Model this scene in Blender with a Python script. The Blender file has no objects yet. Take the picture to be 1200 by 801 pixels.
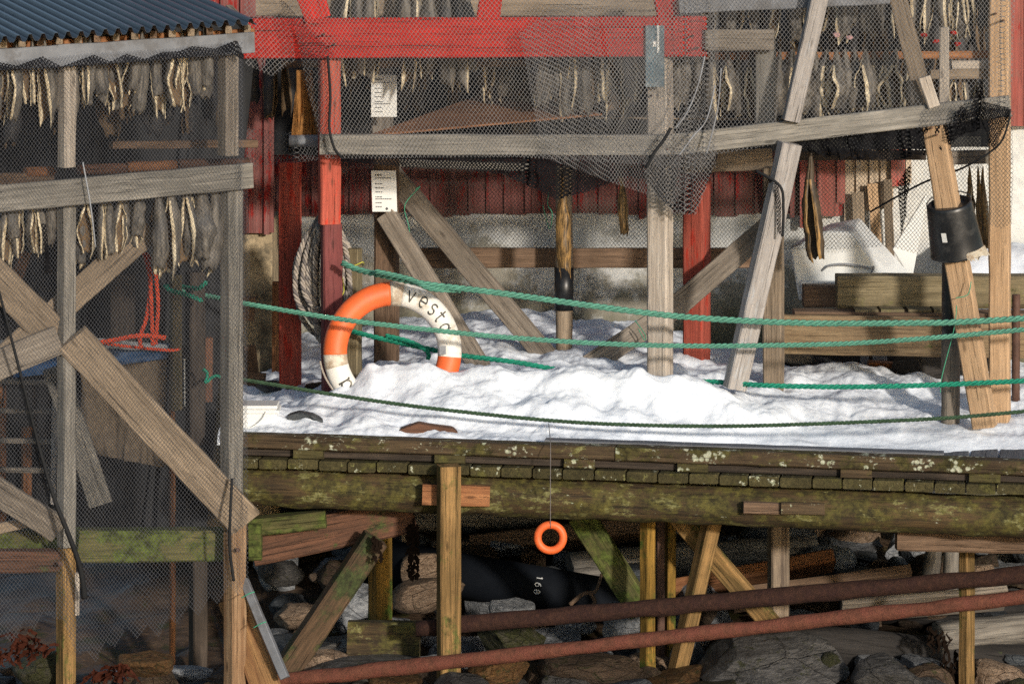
import bpy, bmesh, math, random
from mathutils import Vector, Matrix, noise
R = math.radians
scene = bpy.context.scene
COL = scene.collection
FPX, HOR, CAMD, CAMZ = 4360.0, 172.0, 20.0, 3.197

def P(px, py, Y):
    d = Y + CAMD
    return Vector(((px - 600) * d / FPX, Y, CAMZ - (py + HOR) * d / FPX))
def S(n, Y=1.0):            # image pixels -> metres at depth Y
    return n * (Y + CAMD) / FPX
def fbm(x, y, z, o=4):
    s, a = 0.0, 1.0
    for i in range(o):
        s += a * noise.noise(Vector((x, y, z))); x *= 2.03; y *= 2.03; z *= 2.03; a *= .5
    return s
def interp(tab, x):
    if x <= tab[0][0]: return tab[0][1]
    for (a, b), (c, d) in zip(tab, tab[1:]):
        if x <= c: 
            t = (x - a) / (c - a); t = t * t * (3 - 2 * t)
            return b + (d - b) * t
    return tab[-1][1]

# ------------------------------------------------------------------ materials
class NT:
    def __init__(s, name):
        s.m = bpy.data.materials.new(name); s.m.use_nodes = True
        s.t = s.m.node_tree; s.t.nodes.clear()
        s.out = s.t.nodes.new('ShaderNodeOutputMaterial')
    def n(s, typ, **k):
        nd = s.t.nodes.new(typ)
        for a, b in k.items():
            if a.startswith('i_'):
                key = a[2:]; key = int(key) if key.isdigit() else key.replace('_', ' ')
                s.put(nd.inputs[key], b)
            else: setattr(nd, a, b)
        return nd
    def put(s, sock, v):
        if isinstance(v, bpy.types.NodeSocket): s.t.links.new(v, sock)
        elif isinstance(v, bpy.types.Node): s.t.links.new(v.outputs[0], sock)
        else:
            if isinstance(v, tuple) and len(v) == 3 and sock.type == 'RGBA': v = v + (1,)
            sock.default_value = v
    def math(s, op, a, b=0.0, c=None):
        nd = s.t.nodes.new('ShaderNodeMath'); nd.operation = op
        s.put(nd.inputs[0], a); s.put(nd.inputs[1], b)
        if c is not None: s.put(nd.inputs[2], c)
        return nd.outputs[0]
    def mix(s, f, a, b, typ='MIX'):
        nd = s.t.nodes.new('ShaderNodeMix'); nd.data_type = 'RGBA'; nd.blend_type = typ
        s.put(nd.inputs[0], f); s.put(nd.inputs[6], a); s.put(nd.inputs[7], b)
        return nd.outputs[2]
    def step(s, v, lo, hi):
        nd = s.t.nodes.new('ShaderNodeMapRange'); nd.clamp = True
        s.put(nd.inputs[0], v); nd.inputs[1].default_value = lo; nd.inputs[2].default_value = hi
        return nd.outputs[0]
    def coords(s, rnd=True, kind='Object'):
        tc = s.n('ShaderNodeTexCoord').outputs[kind]
        if not rnd: return tc
        oi = s.n('ShaderNodeObjectInfo')
        r = s.math('MULTIPLY', oi.outputs['Random'], 37.0)
        va = s.n('ShaderNodeVectorMath', operation='ADD'); s.put(va.inputs[0], tc); s.put(va.inputs[1], r)
        return va.outputs[0]
    def noise(s, co, scale, detail=5, rough=.6, stretch=None, dist=0.0):
        if stretch:
            vm = s.n('ShaderNodeVectorMath', operation='MULTIPLY'); s.put(vm.inputs[0], co); vm.inputs[1].default_value = stretch
            co = vm.outputs[0]
        nd = s.n('ShaderNodeTexNoise'); s.put(nd.inputs['Vector'], co)
        nd.inputs['Scale'].default_value = scale; nd.inputs['Detail'].default_value = detail
        nd.inputs['Roughness'].default_value = rough; nd.inputs['Distortion'].default_value = dist
        return nd.outputs[0]
    def vor(s, co, scale, stretch=None, feature='F1'):
        if stretch:
            vm = s.n('ShaderNodeVectorMath', operation='MULTIPLY'); s.put(vm.inputs[0], co); vm.inputs[1].default_value = stretch
            co = vm.outputs[0]
        nd = s.n('ShaderNodeTexVoronoi', feature=feature); s.put(nd.inputs['Vector'], co); nd.inputs['Scale'].default_value = scale
        return nd
    def bsdf(s, col, rough=.8, bump=None, bs=.5, bd=.005, spec=.3, metal=0, **k):
        b = s.n('ShaderNodeBsdfPrincipled')
        s.put(b.inputs['Base Color'], col); s.put(b.inputs['Roughness'], rough)
        b.inputs['Specular IOR Level'].default_value = spec; b.inputs['Metallic'].default_value = metal
        if bump is not None:
            bu = s.n('ShaderNodeBump'); s.put(bu.inputs['Height'], bump)
            bu.inputs['Strength'].default_value = bs; bu.inputs['Distance'].default_value = bd
            s.put(b.inputs['Normal'], bu.outputs[0])
        for a, v in k.items(): s.put(b.inputs[a.replace('_', ' ')], v)
        s.put(s.out.inputs[0], b.outputs[0])
        return s.m

def wood(name, light, dark, moss=0.0, mosscol=(.055, .075, .018), lichen=0.0, rough=.85, contrast=1.0, blotch=0.0, wet=0.0, paint=None, wear=.3, yscale=1.0, stain=.5):
    s = NT(name); co = s.coords()
    g = s.noise(co, 1.0, 6, .65, (2.2, 55 * yscale, 55 * yscale), .6)
    g2 = s.noise(co, 1.0, 3, .6, (1.0, 14, 14), 1.2)
    cr = s.noise(co, 1.0, 4, .7, (1.6, 130, 130))
    big = s.noise(co, 2.3, 4, .6)
    f = s.step(s.math('ADD', s.math('MULTIPLY', g, .55), s.math('MULTIPLY', g2, .45)), .5 - .125 / contrast, .5 + .125 / contrast)
    col = s.mix(f, dark, light)
    st = s.step(big, .40, .68)
    col = s.mix(s.math('MULTIPLY', st, stain), col, tuple(c * .45 for c in dark))
    if paint:
        pm = s.noise(co, 1.0, 6, .7, (5, 26, 26))
        pmask = s.step(s.math('ADD', pm, s.math('MULTIPLY', big, .35)), .5 + .22 * wear, .5 + .22 * wear + .05)
        pc = s.mix(s.step(s.noise(co, 7, 4), .35, .7), paint, tuple(c * .62 for c in paint))
        pc = s.mix(s.math('MULTIPLY', s.step(g, .38, .62), .35), tuple(c * .5 for c in paint), pc)
        pmask = s.math('SUBTRACT', 1.0, s.math('MULTIPLY', pmask, wear * 1.6 if wear < .6 else 1.0))
        col = s.mix(pmask, col, pc)
    # knots
    v = s.vor(co, 1.0, (2.6, 9, 9))
    kn = s.math('SUBTRACT', 1.0, s.step(v.outputs['Distance'], .05, .11))
    col = s.mix(s.math('MULTIPLY', kn, .75), col, tuple(c * .3 for c in dark))
    crk = s.math('SUBTRACT', 1.0, s.step(cr, .31, .40))
    fine = s.noise(co, 1.0, 3, .6, (9, 190, 190))
    col = s.mix(s.math('MULTIPLY', s.step(fine, .60, .40), .26), col, tuple(c * .4 for c in dark))
    spot = s.noise(co, 17, 5, .75)
    col = s.mix(s.math('MULTIPLY', s.step(spot, .57, .68), .32), col, tuple(c * .55 for c in dark))
    col = s.mix(s.math('MULTIPLY', crk, .8), col, tuple(c * .18 for c in dark))
    if moss > 0:
        mn = s.noise(co, 1.0, 6, .7, (4.2, 7, 7))
        mk = s.step(mn, .74 - .42 * moss, .80 - .36 * moss)
        mc = s.mix(s.step(s.noise(co, 22, 4, .7), .38, .66), tuple(c * .35 for c in mosscol), tuple(min(1, c * 1.9) for c in mosscol))
        col = s.mix(s.math('MULTIPLY', mk, .88), col, mc)
    if blotch:
        bn = s.noise(co, 1.0, 7, .74, (5, 11, 11)); bk_ = s.step(bn, .66 - .14 * blotch, .70 - .12 * blotch)
        col = s.mix(s.math('MULTIPLY', bk_, .8), col, s.mix(s.step(s.noise(co, 40, 3), .4, .6), (.11, .105, .026), (.26, .25, .105)))
    if lichen > 0:
        vv = s.vor(co, 34); ln = s.noise(co, 1.0, 5, .75, (6, 9, 9))
        lk = s.math('MULTIPLY', s.step(ln, .66 - .16 * lichen, .69 - .16 * lichen), s.math('SUBTRACT', 1.0, s.step(vv.outputs['Distance'], .35, .55)))
        lc = s.mix(s.step(s.noise(co, 60, 3), .4, .6), (.30, .33, .22), (.52, .53, .42))
        col = s.mix(lk, col, lc)
    oi = s.n('ShaderNodeObjectInfo')
    hv = s.n('ShaderNodeHueSaturation'); s.put(hv.inputs['Color'], col)
    s.put(hv.inputs['Value'], s.math('ADD', s.math('MULTIPLY', oi.outputs['Random'], .3), .85))
    hgt = s.math('SUBTRACT', s.math('ADD', g, s.math('MULTIPLY', big, .5)), s.math('MULTIPLY', crk, .8))
    return s.bsdf(hv.outputs[0], rough, hgt, .85, .006, .25 + .3 * wet)

def netmat(name, thread, w=.17, pw=.022, ph=.026, dens=1.0):
    s = NT(name)
    uv = s.n('ShaderNodeTexCoord').outputs['UV']
    sp = s.n('ShaderNodeSeparateXYZ'); s.put(sp.inputs[0], uv)
    # irregular meshes: gently warp the weave
    nn = s.n('ShaderNodeTexNoise'); s.put(nn.inputs['Vector'], uv); nn.inputs['Scale'].default_value = 5.0; nn.inputs['Detail'].default_value = 2
    wv = s.math('MULTIPLY', nn.outputs[0], .8)
    u = s.math('ADD', s.math('DIVIDE', sp.outputs[0], pw), wv); v = s.math('DIVIDE', sp.outputs[1], ph)
    a = s.math('PINGPONG', s.math('ADD', u, v), .5); b = s.math('PINGPONG', s.math('SUBTRACT', u, v), .5)
    d = s.math('MINIMUM', a, b)
    # knots where the threads cross
    kn = s.math('LESS_THAN', s.math('MAXIMUM', a, b), w * .8)
    th = s.math('MAXIMUM', s.math('LESS_THAN', d, w * .5), kn)
    nz = s.noise(uv, 3.0, 3)
    col = s.mix(s.step(nz, .3, .7), tuple(c * .65 for c in thread), thread)
    df = s.n('ShaderNodeBsdfDiffuse'); s.put(df.inputs[0], col)
    tr = s.n('ShaderNodeBsdfTransparent')
    mx = s.n('ShaderNodeMixShader'); s.put(mx.inputs[0], th); s.put(mx.inputs[1], tr.outputs[0]); s.put(mx.inputs[2], df.outputs[0])
    s.put(s.out.inputs[0], mx.outputs[0])
    return s.m

def plain(name, c, rough=.6, var=.25, scale=8, bump=.3, spec=.4, metal=0, dirt=None, dirtamt=.5, bd=.003, **k):
    s = NT(name); co = s.coords()
    n1 = s.noise(co, scale, 5, .65); n2 = s.noise(co, scale * 6, 4, .6)
    col = s.mix(s.step(n1, .3, .7), tuple(x * (1 - var) for x in c), tuple(min(1, x * (1 + var * .6)) for x in c))
    if dirt:
        n3 = s.noise(co, scale * .7, 7, .72)
        col = s.mix(s.math('MULTIPLY', s.step(n3, .62 - .25 * dirtamt, .70 - .2 * dirtamt), .85), col, dirt)
    return s.bsdf(col, rough, s.math('ADD', n1, s.math('MULTIPLY', n2, .6)), bump, bd, spec, metal, **k)

M = {}
M['grey'] = wood('weathered_grey_wood', (.33, .285, .235), (.16, .135, .11), wear=0)
M['grey2'] = wood('silver_grey_wood', (.37, .345, .305), (.18, .17, .15), contrast=1.2)
M['tan'] = wood('tan_wood', (.37, .29, .21), (.20, .155, .11), stain=.4)
M['pale'] = wood('pale_wood', (.56, .50, .43), (.33, .28, .23), stain=.2)
M['white'] = wood('white_painted_wood', (.40, .33, .27), (.24, .19, .15), paint=(.66, .66, .67), wear=.25, stain=.15)
M['fresh'] = wood('fresh_wood', (.60, .41, .25), (.40, .26, .15), stain=.12, contrast=.8)
M['brown'] = wood('brown_wood', (.25, .165, .11), (.11, .07, .045))
M['redbrown'] = wood('red_brown_wood', (.19, .085, .048), (.06, .03, .018), moss=.35, mosscol=(.035, .05, .012), wet=.6)
M['dark'] = wood('dark_wood', (.085, .065, .05), (.03, .024, .02))
M['orange'] = wood('orange_wood', (.40, .19, .085), (.20, .08, .035))
M['mossy'] = wood('mossy_wood', (.12, .075, .03), (.03, .02, .009), moss=.72, mosscol=(.068, .060, .013), lichen=.05, wet=.5, blotch=.8)
M['mossyg'] = wood('green_mossy_beam', (.17, .155, .06), (.06, .06, .022), moss=.75, mosscol=(.055, .075, .015))
M['kerb'] = wood('lichen_wood', (.13, .09, .05), (.05, .034, .02), moss=.6, blotch=.4, mosscol=(.062, .056, .016), lichen=.7)
M['plank'] = wood('plank_end_wood', (.10, .085, .035), (.04, .034, .014), moss=.5, blotch=.35, mosscol=(.068, .064, .018), lichen=.45)
M['decktop'] = wood('deck_grey_wood', (.20, .21, .23), (.10, .105, .12), moss=.1, stain=.3)
M['wharfpost'] = wood('wharf_post_wood', (.36, .215, .085), (.11, .07, .025), moss=.45, mosscol=(.05, .065, .014), contrast=1.4)
M['wharfdark'] = wood('green_brown_brace', (.17, .10, .055), (.055, .035, .018), moss=.62, mosscol=(.03, .045, .012), wet=.5)
M['yelpost'] = wood('yellow_green_post', (.42, .24, .05), (.13, .08, .015), moss=.5, mosscol=(.045, .08, .012), contrast=1.3)
M['red'] = wood('bright_red_paint', (.35, .18, .13), (.2, .1, .07), paint=(.95, .014, .010), wear=.08, stain=.1)
M['redpost'] = wood('worn_red_paint', (.36, .19, .14), (.22, .1, .07), paint=(.88, .075, .04), wear=.28, stain=.2)
M['clad'] = wood('dark_red_cladding', (.28, .22, .2), (.16, .1, .09), paint=(.56, .035, .028), wear=.38, stain=.4)
M['log'] = wood('grey_log', (.30, .275, .24), (.11, .10, .09), contrast=1.3, moss=.1)
M['logd'] = wood('wet_dark_log', (.045, .04, .037), (.018, .016, .015), wet=.7, moss=.08)
M['stack'] = wood('old_mossy_timber', (.28, .23, .14), (.13, .105, .06), moss=.38, mosscol=(.10, .10, .035), stain=.3)
M['metalgrey'] = plain('galvanised_fascia', (.24, .255, .28), .55, .2, 5, .2, .5, 0, dirt=(.15, .15, .16))
M['fascia'] = plain('dull_galvanised_board', (.165, .175, .195), .5, .25, 7, .3, .4, 0, dirt=(.10, .10, .105), dirtamt=.5)
M['plate'] = plain('blue_grey_plate', (.10, .16, .20), .5, .35, 14, .3, dirt=(.22, .27, .3), dirtamt=.5)
M['buoyO'] = plain('orange_plastic', (.76, .135, .032), .5, .18, 6, .25, .45, dirt=(.50, .12, .05), dirtamt=.25)
M['buoyW'] = plain('white_plastic', (.74, .72, .67), .5, .1, 8, .25, .4, dirt=(.40, .34, .24), dirtamt=.38)
M['band'] = plain('pale_band', (.62, .57, .47), .6, .2, 20, .3, dirt=(.35, .26, .18), dirtamt=.7)
M['ink'] = plain('faded_black_paint', (.05, .05, .045), .7, .4, 40, .2, dirt=(.35, .33, .28), dirtamt=.3)
M['print'] = plain('dark_print', (.06, .065, .075), .7, .2)
M['paper'] = plain('laminated_paper', (.72, .73, .72), .4, .06, 10, .1)
M['black'] = plain('black_plastic', (.012, .013, .015), .38, .3, 12, .15, .5, dirt=(.035, .035, .035), dirtamt=.4)
M['bin'] = plain('white_tub_plastic', (.72, .73, .72), .4, .06, 6, .1)
M['boat'] = plain('white_gelcoat', (.66, .68, .68), .4, .05, 3, .08, .4)
M['rust'] = plain('rusted_steel', (.042, .018, .012), .85, .55, 26, 1.0, .3, .1, dirt=(.03, .012, .01), dirtamt=.6, bd=.012)
M['rust2'] = plain('pink_rusted_steel', (.125, .046, .028), .8, .4, 22, 1.0, .3, .1, dirt=(.14, .045, .03), dirtamt=.6, bd=.012)
M['steel'] = plain('brown_steel', (.09, .045, .03), .7, .4, 20, .6)
M['backdrop_cord'] = plain('black_backdrop_and_cord', (.008, .009, .011), .8, .4, 9, .5)  # black of the added backdrop sheets, shared by the dark net cords
M['blue'] = plain('blue_tarpaulin', (.015, .065, .17), .6, .4, 8, .5)
M['beige'] = plain('beige_canvas', (.17, .13, .09), .9, .25, 9, .4)
M['sack'] = plain('ochre_sacking', (.30, .14, .04), .9, .5, 22, .8)
M['ropeT'] = plain('pale_teal_rope', (.095, .27, .20), .75, .3, 30, .8, .2)
M['ropeG'] = plain('bright_green_rope', (.014, .23, .15), .7, .35, 30, .8, .25)
M['ropeD'] = plain('dark_green_rope', (.045, .085, .05), .85, .4, 30, .8, .2)
M['ropeL'] = plain('pale_grey_rope', (.36, .32, .28), .9, .3, 40, .8, .2)
M['ropeK'] = plain('dark_grey_rope', (.17, .155, .15), .9, .3, 40, .8, .2)
M['ropeO'] = plain('orange_rope', (.70, .09, .035), .75, .3, 40, .8, .2)
M['twine'] = plain('green_twine', (.05, .28, .17), .8)
M['yel'] = plain('yellow_twine', (.50, .48, .07), .8)
M['kelp'] = plain('brown_kelp', (.045, .012, .006), .75, .6, 14, .3, .1)
M['weed'] = plain('dark_seaweed', (.012, .008, .006), 1.0, .5, 14, .0, 0.0)
M['pinkd'] = plain('faded_pink_plastic', (.5, .3, .3), .8)
M['net'] = netmat('grey_net', (.20, .20, .205), .105, .0245, .030)
M['netl'] = netmat('blue_grey_net', (.080, .084, .096), .10, .0205, .0255)
M['netb'] = netmat('grey_black_net', (.022, .023, .027), .14, .016, .02)
M['netk'] = netmat('dense_black_net', (.012, .012, .014), .40, .020, .024)
M['netw'] = netmat('pale_wall_net', (.10, .10, .09), .13, .023, .027)

def corr_mat():
    s = NT('navy_roof_paint'); co = s.coords(False)
    n = s.noise(co, 6, 5); n2 = s.noise(co, 60, 3)
    col = s.mix(s.step(n, .35, .7), (.030, .042, .058), (.048, .064, .085))
    sc = s.noise(co, 1.0, 4, .7, (60, 5, 60)); col = s.mix(s.math('MULTIPLY', s.step(sc, .66, .72), .5), col, (.16, .19, .22))
    return s.bsdf(col, .38, n2, .15, .002, .5)
M['roof'] = corr_mat()
def wall_mat():
    s = NT('old_whitewash'); co = s.coords(False)
    sp = s.n('ShaderNodeSeparateXYZ'); s.put(sp.inputs[0], co)
    z = sp.outputs[2]; x = sp.outputs[0]
    n = s.noise(co, 3.2, 7, .7); n2 = s.noise(co, 13, 6, .7); n3 = s.noise(co, 2.0, 3)
    grey = s.mix(s.step(n2, .35, .65), (.23, .215, .175), (.36, .34, .285))
    white = s.mix(s.step(n2, .3, .7), (.50, .51, .50), (.70, .70, .67))
    zz = s.math('ADD', n, s.math('MULTIPLY', s.math('SUBTRACT', z, .62), .32))
    zz = s.math('ADD', zz, s.math('MULTIPLY', s.step(x, 1.6, 2.4), .12))
    col = s.mix(s.step(zz, .44, .55), grey, white)
    zb = s.math('SUBTRACT', s.math('ADD', n3, n2), s.math('MULTIPLY', z, .9))
    col = s.mix(s.math('MULTIPLY', s.step(zb, .62, .95), .75), col, (.085, .085, .045))
    return s.bsdf(col, .9, s.math('ADD', n, n2), .8, .012, .2)
M['wall'] = wall_mat()
def snow_mat():
    s = NT('snow'); co = s.coords(False)
    n = s.noise(co, 9, 6, .6); n2 = s.noise(co, 60, 4, .65); n3 = s.noise(co, 250, 2, .5)
    col = s.mix(s.step(s.noise(co, 2.2, 5), .5, .8), (.745, .795, .865), (.71, .75, .80))
    dirt = s.noise(co, 38, 3, .8)
    col = s.mix(s.math('MULTIPLY', s.step(dirt, .74, .80), .5), col, (.3, .27, .22))
    h = s.math('ADD', s.math('ADD', n, s.math('MULTIPLY', n2, .22)), s.math('MULTIPLY', n3, .09))
    return s.bsdf(col, .7, h, .38, .03, .3, Subsurface_Weight=0.0, Subsurface_Radius=(.03, .04, .06), Subsurface_Scale=.5)
M['snow'] = snow_mat()
def rock_mat(name, a, b, moss):
    s = NT(name); co = s.coords()
    n = s.noise(co, 4, 7, .65); n2 = s.noise(co, 22, 6, .7); st = s.noise(co, 1.0, 5, .6, (3, 6, 26), .8)
    col = s.mix(s.step(s.math('ADD', s.math('MULTIPLY', n, .5), s.math('MULTIPLY', st, .5)), .4, .62), a, b)
    col = s.mix(s.math('MULTIPLY', s.step(n2, .6, .68), .4), col, tuple(min(1, c * 2.2) for c in b))
    col = s.mix(s.math('MULTIPLY', s.step(n2, .40, .34), .6), col, tuple(c * .3 for c in a))
    ve = s.vor(co, 1.3, (1, 1, 1.7), 'DISTANCE_TO_EDGE'); ck = s.math('SUBTRACT', 1.0, s.step(s.math('ADD', ve.outputs[0], s.math('MULTIPLY', n2, .05)), .030, .055))
    col = s.mix(s.math('MULTIPLY', ck, .12), col, tuple(c * .25 for c in a)); st = s.math('SUBTRACT', st, s.math('MULTIPLY', ck, .8))
    if moss:
        col = s.mix(s.math('MULTIPLY', s.step(s.noise(co, 5, 6, .7), .62 - .25 * moss, .68 - .2 * moss), .8), col, (.03, .033, .008))
    oi = s.n('ShaderNodeObjectInfo'); hv = s.n('ShaderNodeHueSaturation'); s.put(hv.inputs['Color'], col)
    s.put(hv.inputs['Value'], s.math('ADD', s.math('MULTIPLY', oi.outputs['Random'], .7), .6))
    return s.bsdf(hv.outputs[0], s.math('ADD', s.math('MULTIPLY', n, .4), .35), s.math('ADD', s.math('ADD', n, s.math('MULTIPLY', st, .6)), s.math('MULTIPLY', n2, .4)), .9, .03, .35)
ROCKM = [rock_mat('blue_grey_rock', (.035, .041, .048), (.085, .095, .105), 0), rock_mat('brown_rock', (.045, .028, .017), (.10, .066, .042), .3),
         rock_mat('mossy_rock', (.030, .028, .016), (.065, .06, .04), .8), rock_mat('grey_rock', (.042, .040, .038), (.11, .104, .098), .15),
         rock_mat('ochre_rock', (.07, .032, .010), (.15, .08, .028), .35),
         rock_mat('brightened_grey_rock', (.13, .14, .155), (.33, .34, .35), 0), rock_mat('brightened_brown_rock', (.17, .11, .07), (.36, .26, .18), .05)]  # last two: colour brightened to stand in for light on the occluded back rows
def fish_mats():
    s = NT('dried_fish_skin'); co = s.coords()
    g = s.noise(co, 1.0, 5, .65, (60, 60, 7), .4); b = s.noise(co, 5, 4)
    col = s.mix(s.step(g, .36, .62), (.030, .028, .026), (.15, .132, .108))
    col = s.mix(s.math('MULTIPLY', s.step(b, .5, .7), .5), col, (.05, .055, .065))
    a = s.bsdf(col, .55, g, .6, .006, .4)
    s = NT('dried_fish_flesh'); co = s.coords()
    g = s.noise(co, 1.0, 5, .65, (40, 40, 9), .4)
    col = s.mix(s.step(g, .36, .62), (.26, .20, .12), (.70, .61, .44))
    c = s.bsdf(col, .6, g, .6, .006, .3)
    s = NT('brown_fish_skin'); co = s.coords()
    g = s.noise(co, 1.0, 5, .65, (60, 60, 7), .4)
    col = s.mix(s.step(g, .40, .62), (.035, .022, .010), (.34, .20, .07))
    d = s.bsdf(col, .5, g, .6, .006, .4)
    return a, c, d
FSK, FFL, FBR = fish_mats()
FBD = plain('dark_brown_fish_skin', (.055, .038, .022), .6, .6, 16, .8, .4)
FIN = plain('shaded_fish_cavity', (.13, .085, .045), .8, .4, 20, .6)  # browner than the flesh: the shade inside the fish is put into the colour

# ------------------------------------------------------------------ object helpers
def setp(o, label=None, cat=None, group=None, kind=None):
    if label: o['label'] = label
    if cat: o['category'] = cat
    if group: o['group'] = group
    if kind: o['kind'] = kind
    return o
def thing(name, label, cat, loc, group=None):
    o = bpy.data.objects.new(name, None); COL.objects.link(o); o.location = loc; o.empty_display_size = .1
    return setp(o, label, cat, group)
def link(name, me, mat, parent=None, mw=None, smooth=False, **k):
    o = bpy.data.objects.new(name, me); COL.objects.link(o)
    if mat is not None:
        for m in (mat if isinstance(mat, (list, tuple)) else [mat]): me.materials.append(m)
    if smooth: me.shade_smooth()
    mw = mw if mw is not None else Matrix.Identity(4)
    if parent is not None:
        o.parent = parent
        q = parent; off = Vector((0, 0, 0)); loc = Matrix.Identity(4)
        while q is not None: loc = (Matrix.Translation(q.location) @ q.rotation_euler.to_matrix().to_4x4()) @ loc; q = q.parent
        mw = loc.inverted() @ mw
    o.matrix_basis = mw
    return setp(o, **k)
def mesh(name, vs, fs, uvs=None, mi=None):
    me = bpy.data.meshes.new(name); me.from_pydata([tuple(v) for v in vs], [], fs); 
    if uvs:
        l = me.uv_layers.new(name='uv').data
        for p in me.polygons:
            for li in p.loop_indices: l[li].uv = uvs[me.loops[li].vertex_index]
    if mi: me.polygons.foreach_set('material_index', mi)
    me.update(); return me
SEED = [1]
def frame(p0, p1, roll=0.0):
    x = (p1 - p0).normalized()
    r = Vector((0, 1, 0)) if abs(x.y) < .9 else Vector((0, 0, 1))
    y = (r - x * r.dot(x)).normalized(); z = x.cross(y)
    m = Matrix((x, y, z)).transposed().to_4x4()
    return Matrix.Translation(p0) @ m @ Matrix.Rotation(roll, 4, 'X')
def prism(L, sec, seg, amp, seed, taper=1.0, twist=0.0, bow=0.0):
    vs, fs = [], []; n = len(sec)
    for i in range(seg + 1):
        t = i / seg; k = 1 + (taper - 1) * t; a = twist * (t - .5); ca, sa = math.cos(a), math.sin(a)
        bz = bow * math.sin(t * math.pi)
        for j, (y, z) in enumerate(sec):
            q = amp * noise.noise(Vector((t * L * 6, y * 9 + seed * 3.1, z * 9)))
            q2 = amp * noise.noise(Vector((t * L * 6 + 50, y * 9 + seed * 3.1, z * 9)))
            yy = y * k + q; zz = z * k + q2
            ex = amp * .8 * noise.noise(Vector((y * 30, z * 30, seed))) if i in (0, seg) else 0
            vs.append((t * L + ex, yy * ca - zz * sa, yy * sa + zz * ca + bz))
    for i in range(seg):
        for j in range(n):
            a = i * n + j; b = i * n + (j + 1) % n
            fs.append((a, b, b + n, a + n))
    fs.append(tuple(range(n - 1, -1, -1))); fs.append(tuple(seg * n + j for j in range(n)))
    return mesh('m', vs, fs)
def rsec(w, t, c=None):
    c = c if c is not None else min(w, t) * .09
    a, b = t / 2, w / 2
    pts = [(-a + c, -b), (a - c, -b), (a, -b + c), (a, b - c), (a - c, b), (-a + c, b), (-a, b - c), (-a, -b + c)]
    return pts
def beam(parent, name, p0, p1, wpx, t, mat, roll=0.0, amp=.004, twist=0.0, bow=0.0, **k):
    """w in image pixels (at its depth), t in metres"""
    w = S(wpx, (p0.y + p1.y) / 2); SEED[0] += 1
    L = (p1 - p0).length; seg = max(3, int(L / .09))
    me = prism(L, rsec(w, t), seg, amp, SEED[0], 1, twist, bow)
    return link(name, me, M[mat] if isinstance(mat, str) else mat, parent, frame(p0, p1, R(roll)), **k)
def rod(parent, name, p0, p1, r0, r1, mat, amp=.0, nsec=14, smooth=True, **k):
    SEED[0] += 1; L = (p1 - p0).length; seg = max(2, int(L / .07)) if amp else 1
    sec = [(r0 * math.cos(2 * math.pi * j / nsec), r0 * math.sin(2 * math.pi * j / nsec)) for j in range(nsec)]
    me = prism(L, sec, seg, amp, SEED[0], r1 / r0)
    o = link(name, me, M[mat] if isinstance(mat, str) else mat, parent, frame(p0, p1), smooth, **k)
    if smooth:
        me.polygons[len(me.polygons) - 1].use_smooth = False; me.polygons[len(me.polygons) - 2].use_smooth = False
    return o
def post(parent, name, px0, px1, py0, py1, Y, mat, roll=28, **k):
    """square-sawn upright whose silhouette spans px0..px1, turned so that two faces show"""
    W = S(px1 - px0, Y); s_ = W / (abs(math.cos(R(roll))) + abs(math.sin(R(roll))))
    cx = (px0 + px1) / 2
    return beam(parent, name, P(cx, py0, Y), P(cx, py1, Y), (s_ * FPX / (Y + CAMD)), s_, mat, roll=-roll, **k)
def crom(pts, n):
    out = []; p = [pts[0]] + list(pts) + [pts[-1]]
    for i in range(1, len(p) - 2):
        for j in range(n):
            t = j / n; a, b, c, d = p[i - 1], p[i], p[i + 1], p[i + 2]
            out.append(.5 * ((2 * b) + (c - a) * t + (2 * a - 5 * b + 4 * c - d) * t * t + (3 * b - a - 3 * c + d) * t ** 3))
    out.append(pts[-1]); return out
def resample(pts, step):
    out = [pts[0].copy()]; acc = 0.0
    for a, b in zip(pts, pts[1:]):
        L = (b - a).length; 
        while acc + L >= step:
            t = (step - acc) / L; a = a + (b - a) * t; out.append(a.copy()); L = (b - a).length; acc = 0.0
            if L < 1e-9: break
        acc += L
    return out
def tube_verts(path, r, ns, vs, fs, cap=True, mi=None, m=0):
    base = len(vs); up = Vector((0.13, 0.9, .4)).normalized(); n = len(path)
    for i, p in enumerate(path):
        tg = (path[min(i + 1, n - 1)] - path[max(i - 1, 0)]).normalized()
        up = (up - tg * up.dot(tg)); up = up.normalized() if up.length > 1e-6 else Vector((0, 0, 1)); sd = tg.cross(up)
        rr = r(i / (n - 1)) if callable(r) else r
        for j in range(ns):
            a = 2 * math.pi * j / ns; vs.append(p + up * math.cos(a) * rr + sd * math.sin(a) * rr)
    for i in range(n - 1):
        for j in range(ns):
            a = base + i * ns + j; b = base + i * ns + (j + 1) % ns
            fs.append((a, b, b + ns, a + ns)); 
            if mi is not None: mi.append(m)
    if cap:
        fs.append(tuple(base + j for j in range(ns - 1, -1, -1))); fs.append(tuple(base + (n - 1) * ns + j for j in range(ns)))
        if mi is not None: mi += [m, m]
def tube(name, pts, r, mat, parent=None, ns=6, n=8, **k):
    vs, fs = [], []; tube_verts(crom(pts, n), r, ns, vs, fs)
    return link(name, mesh('m', vs, fs), M[mat] if isinstance(mat, str) else mat, parent, smooth=True, **k)
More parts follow.
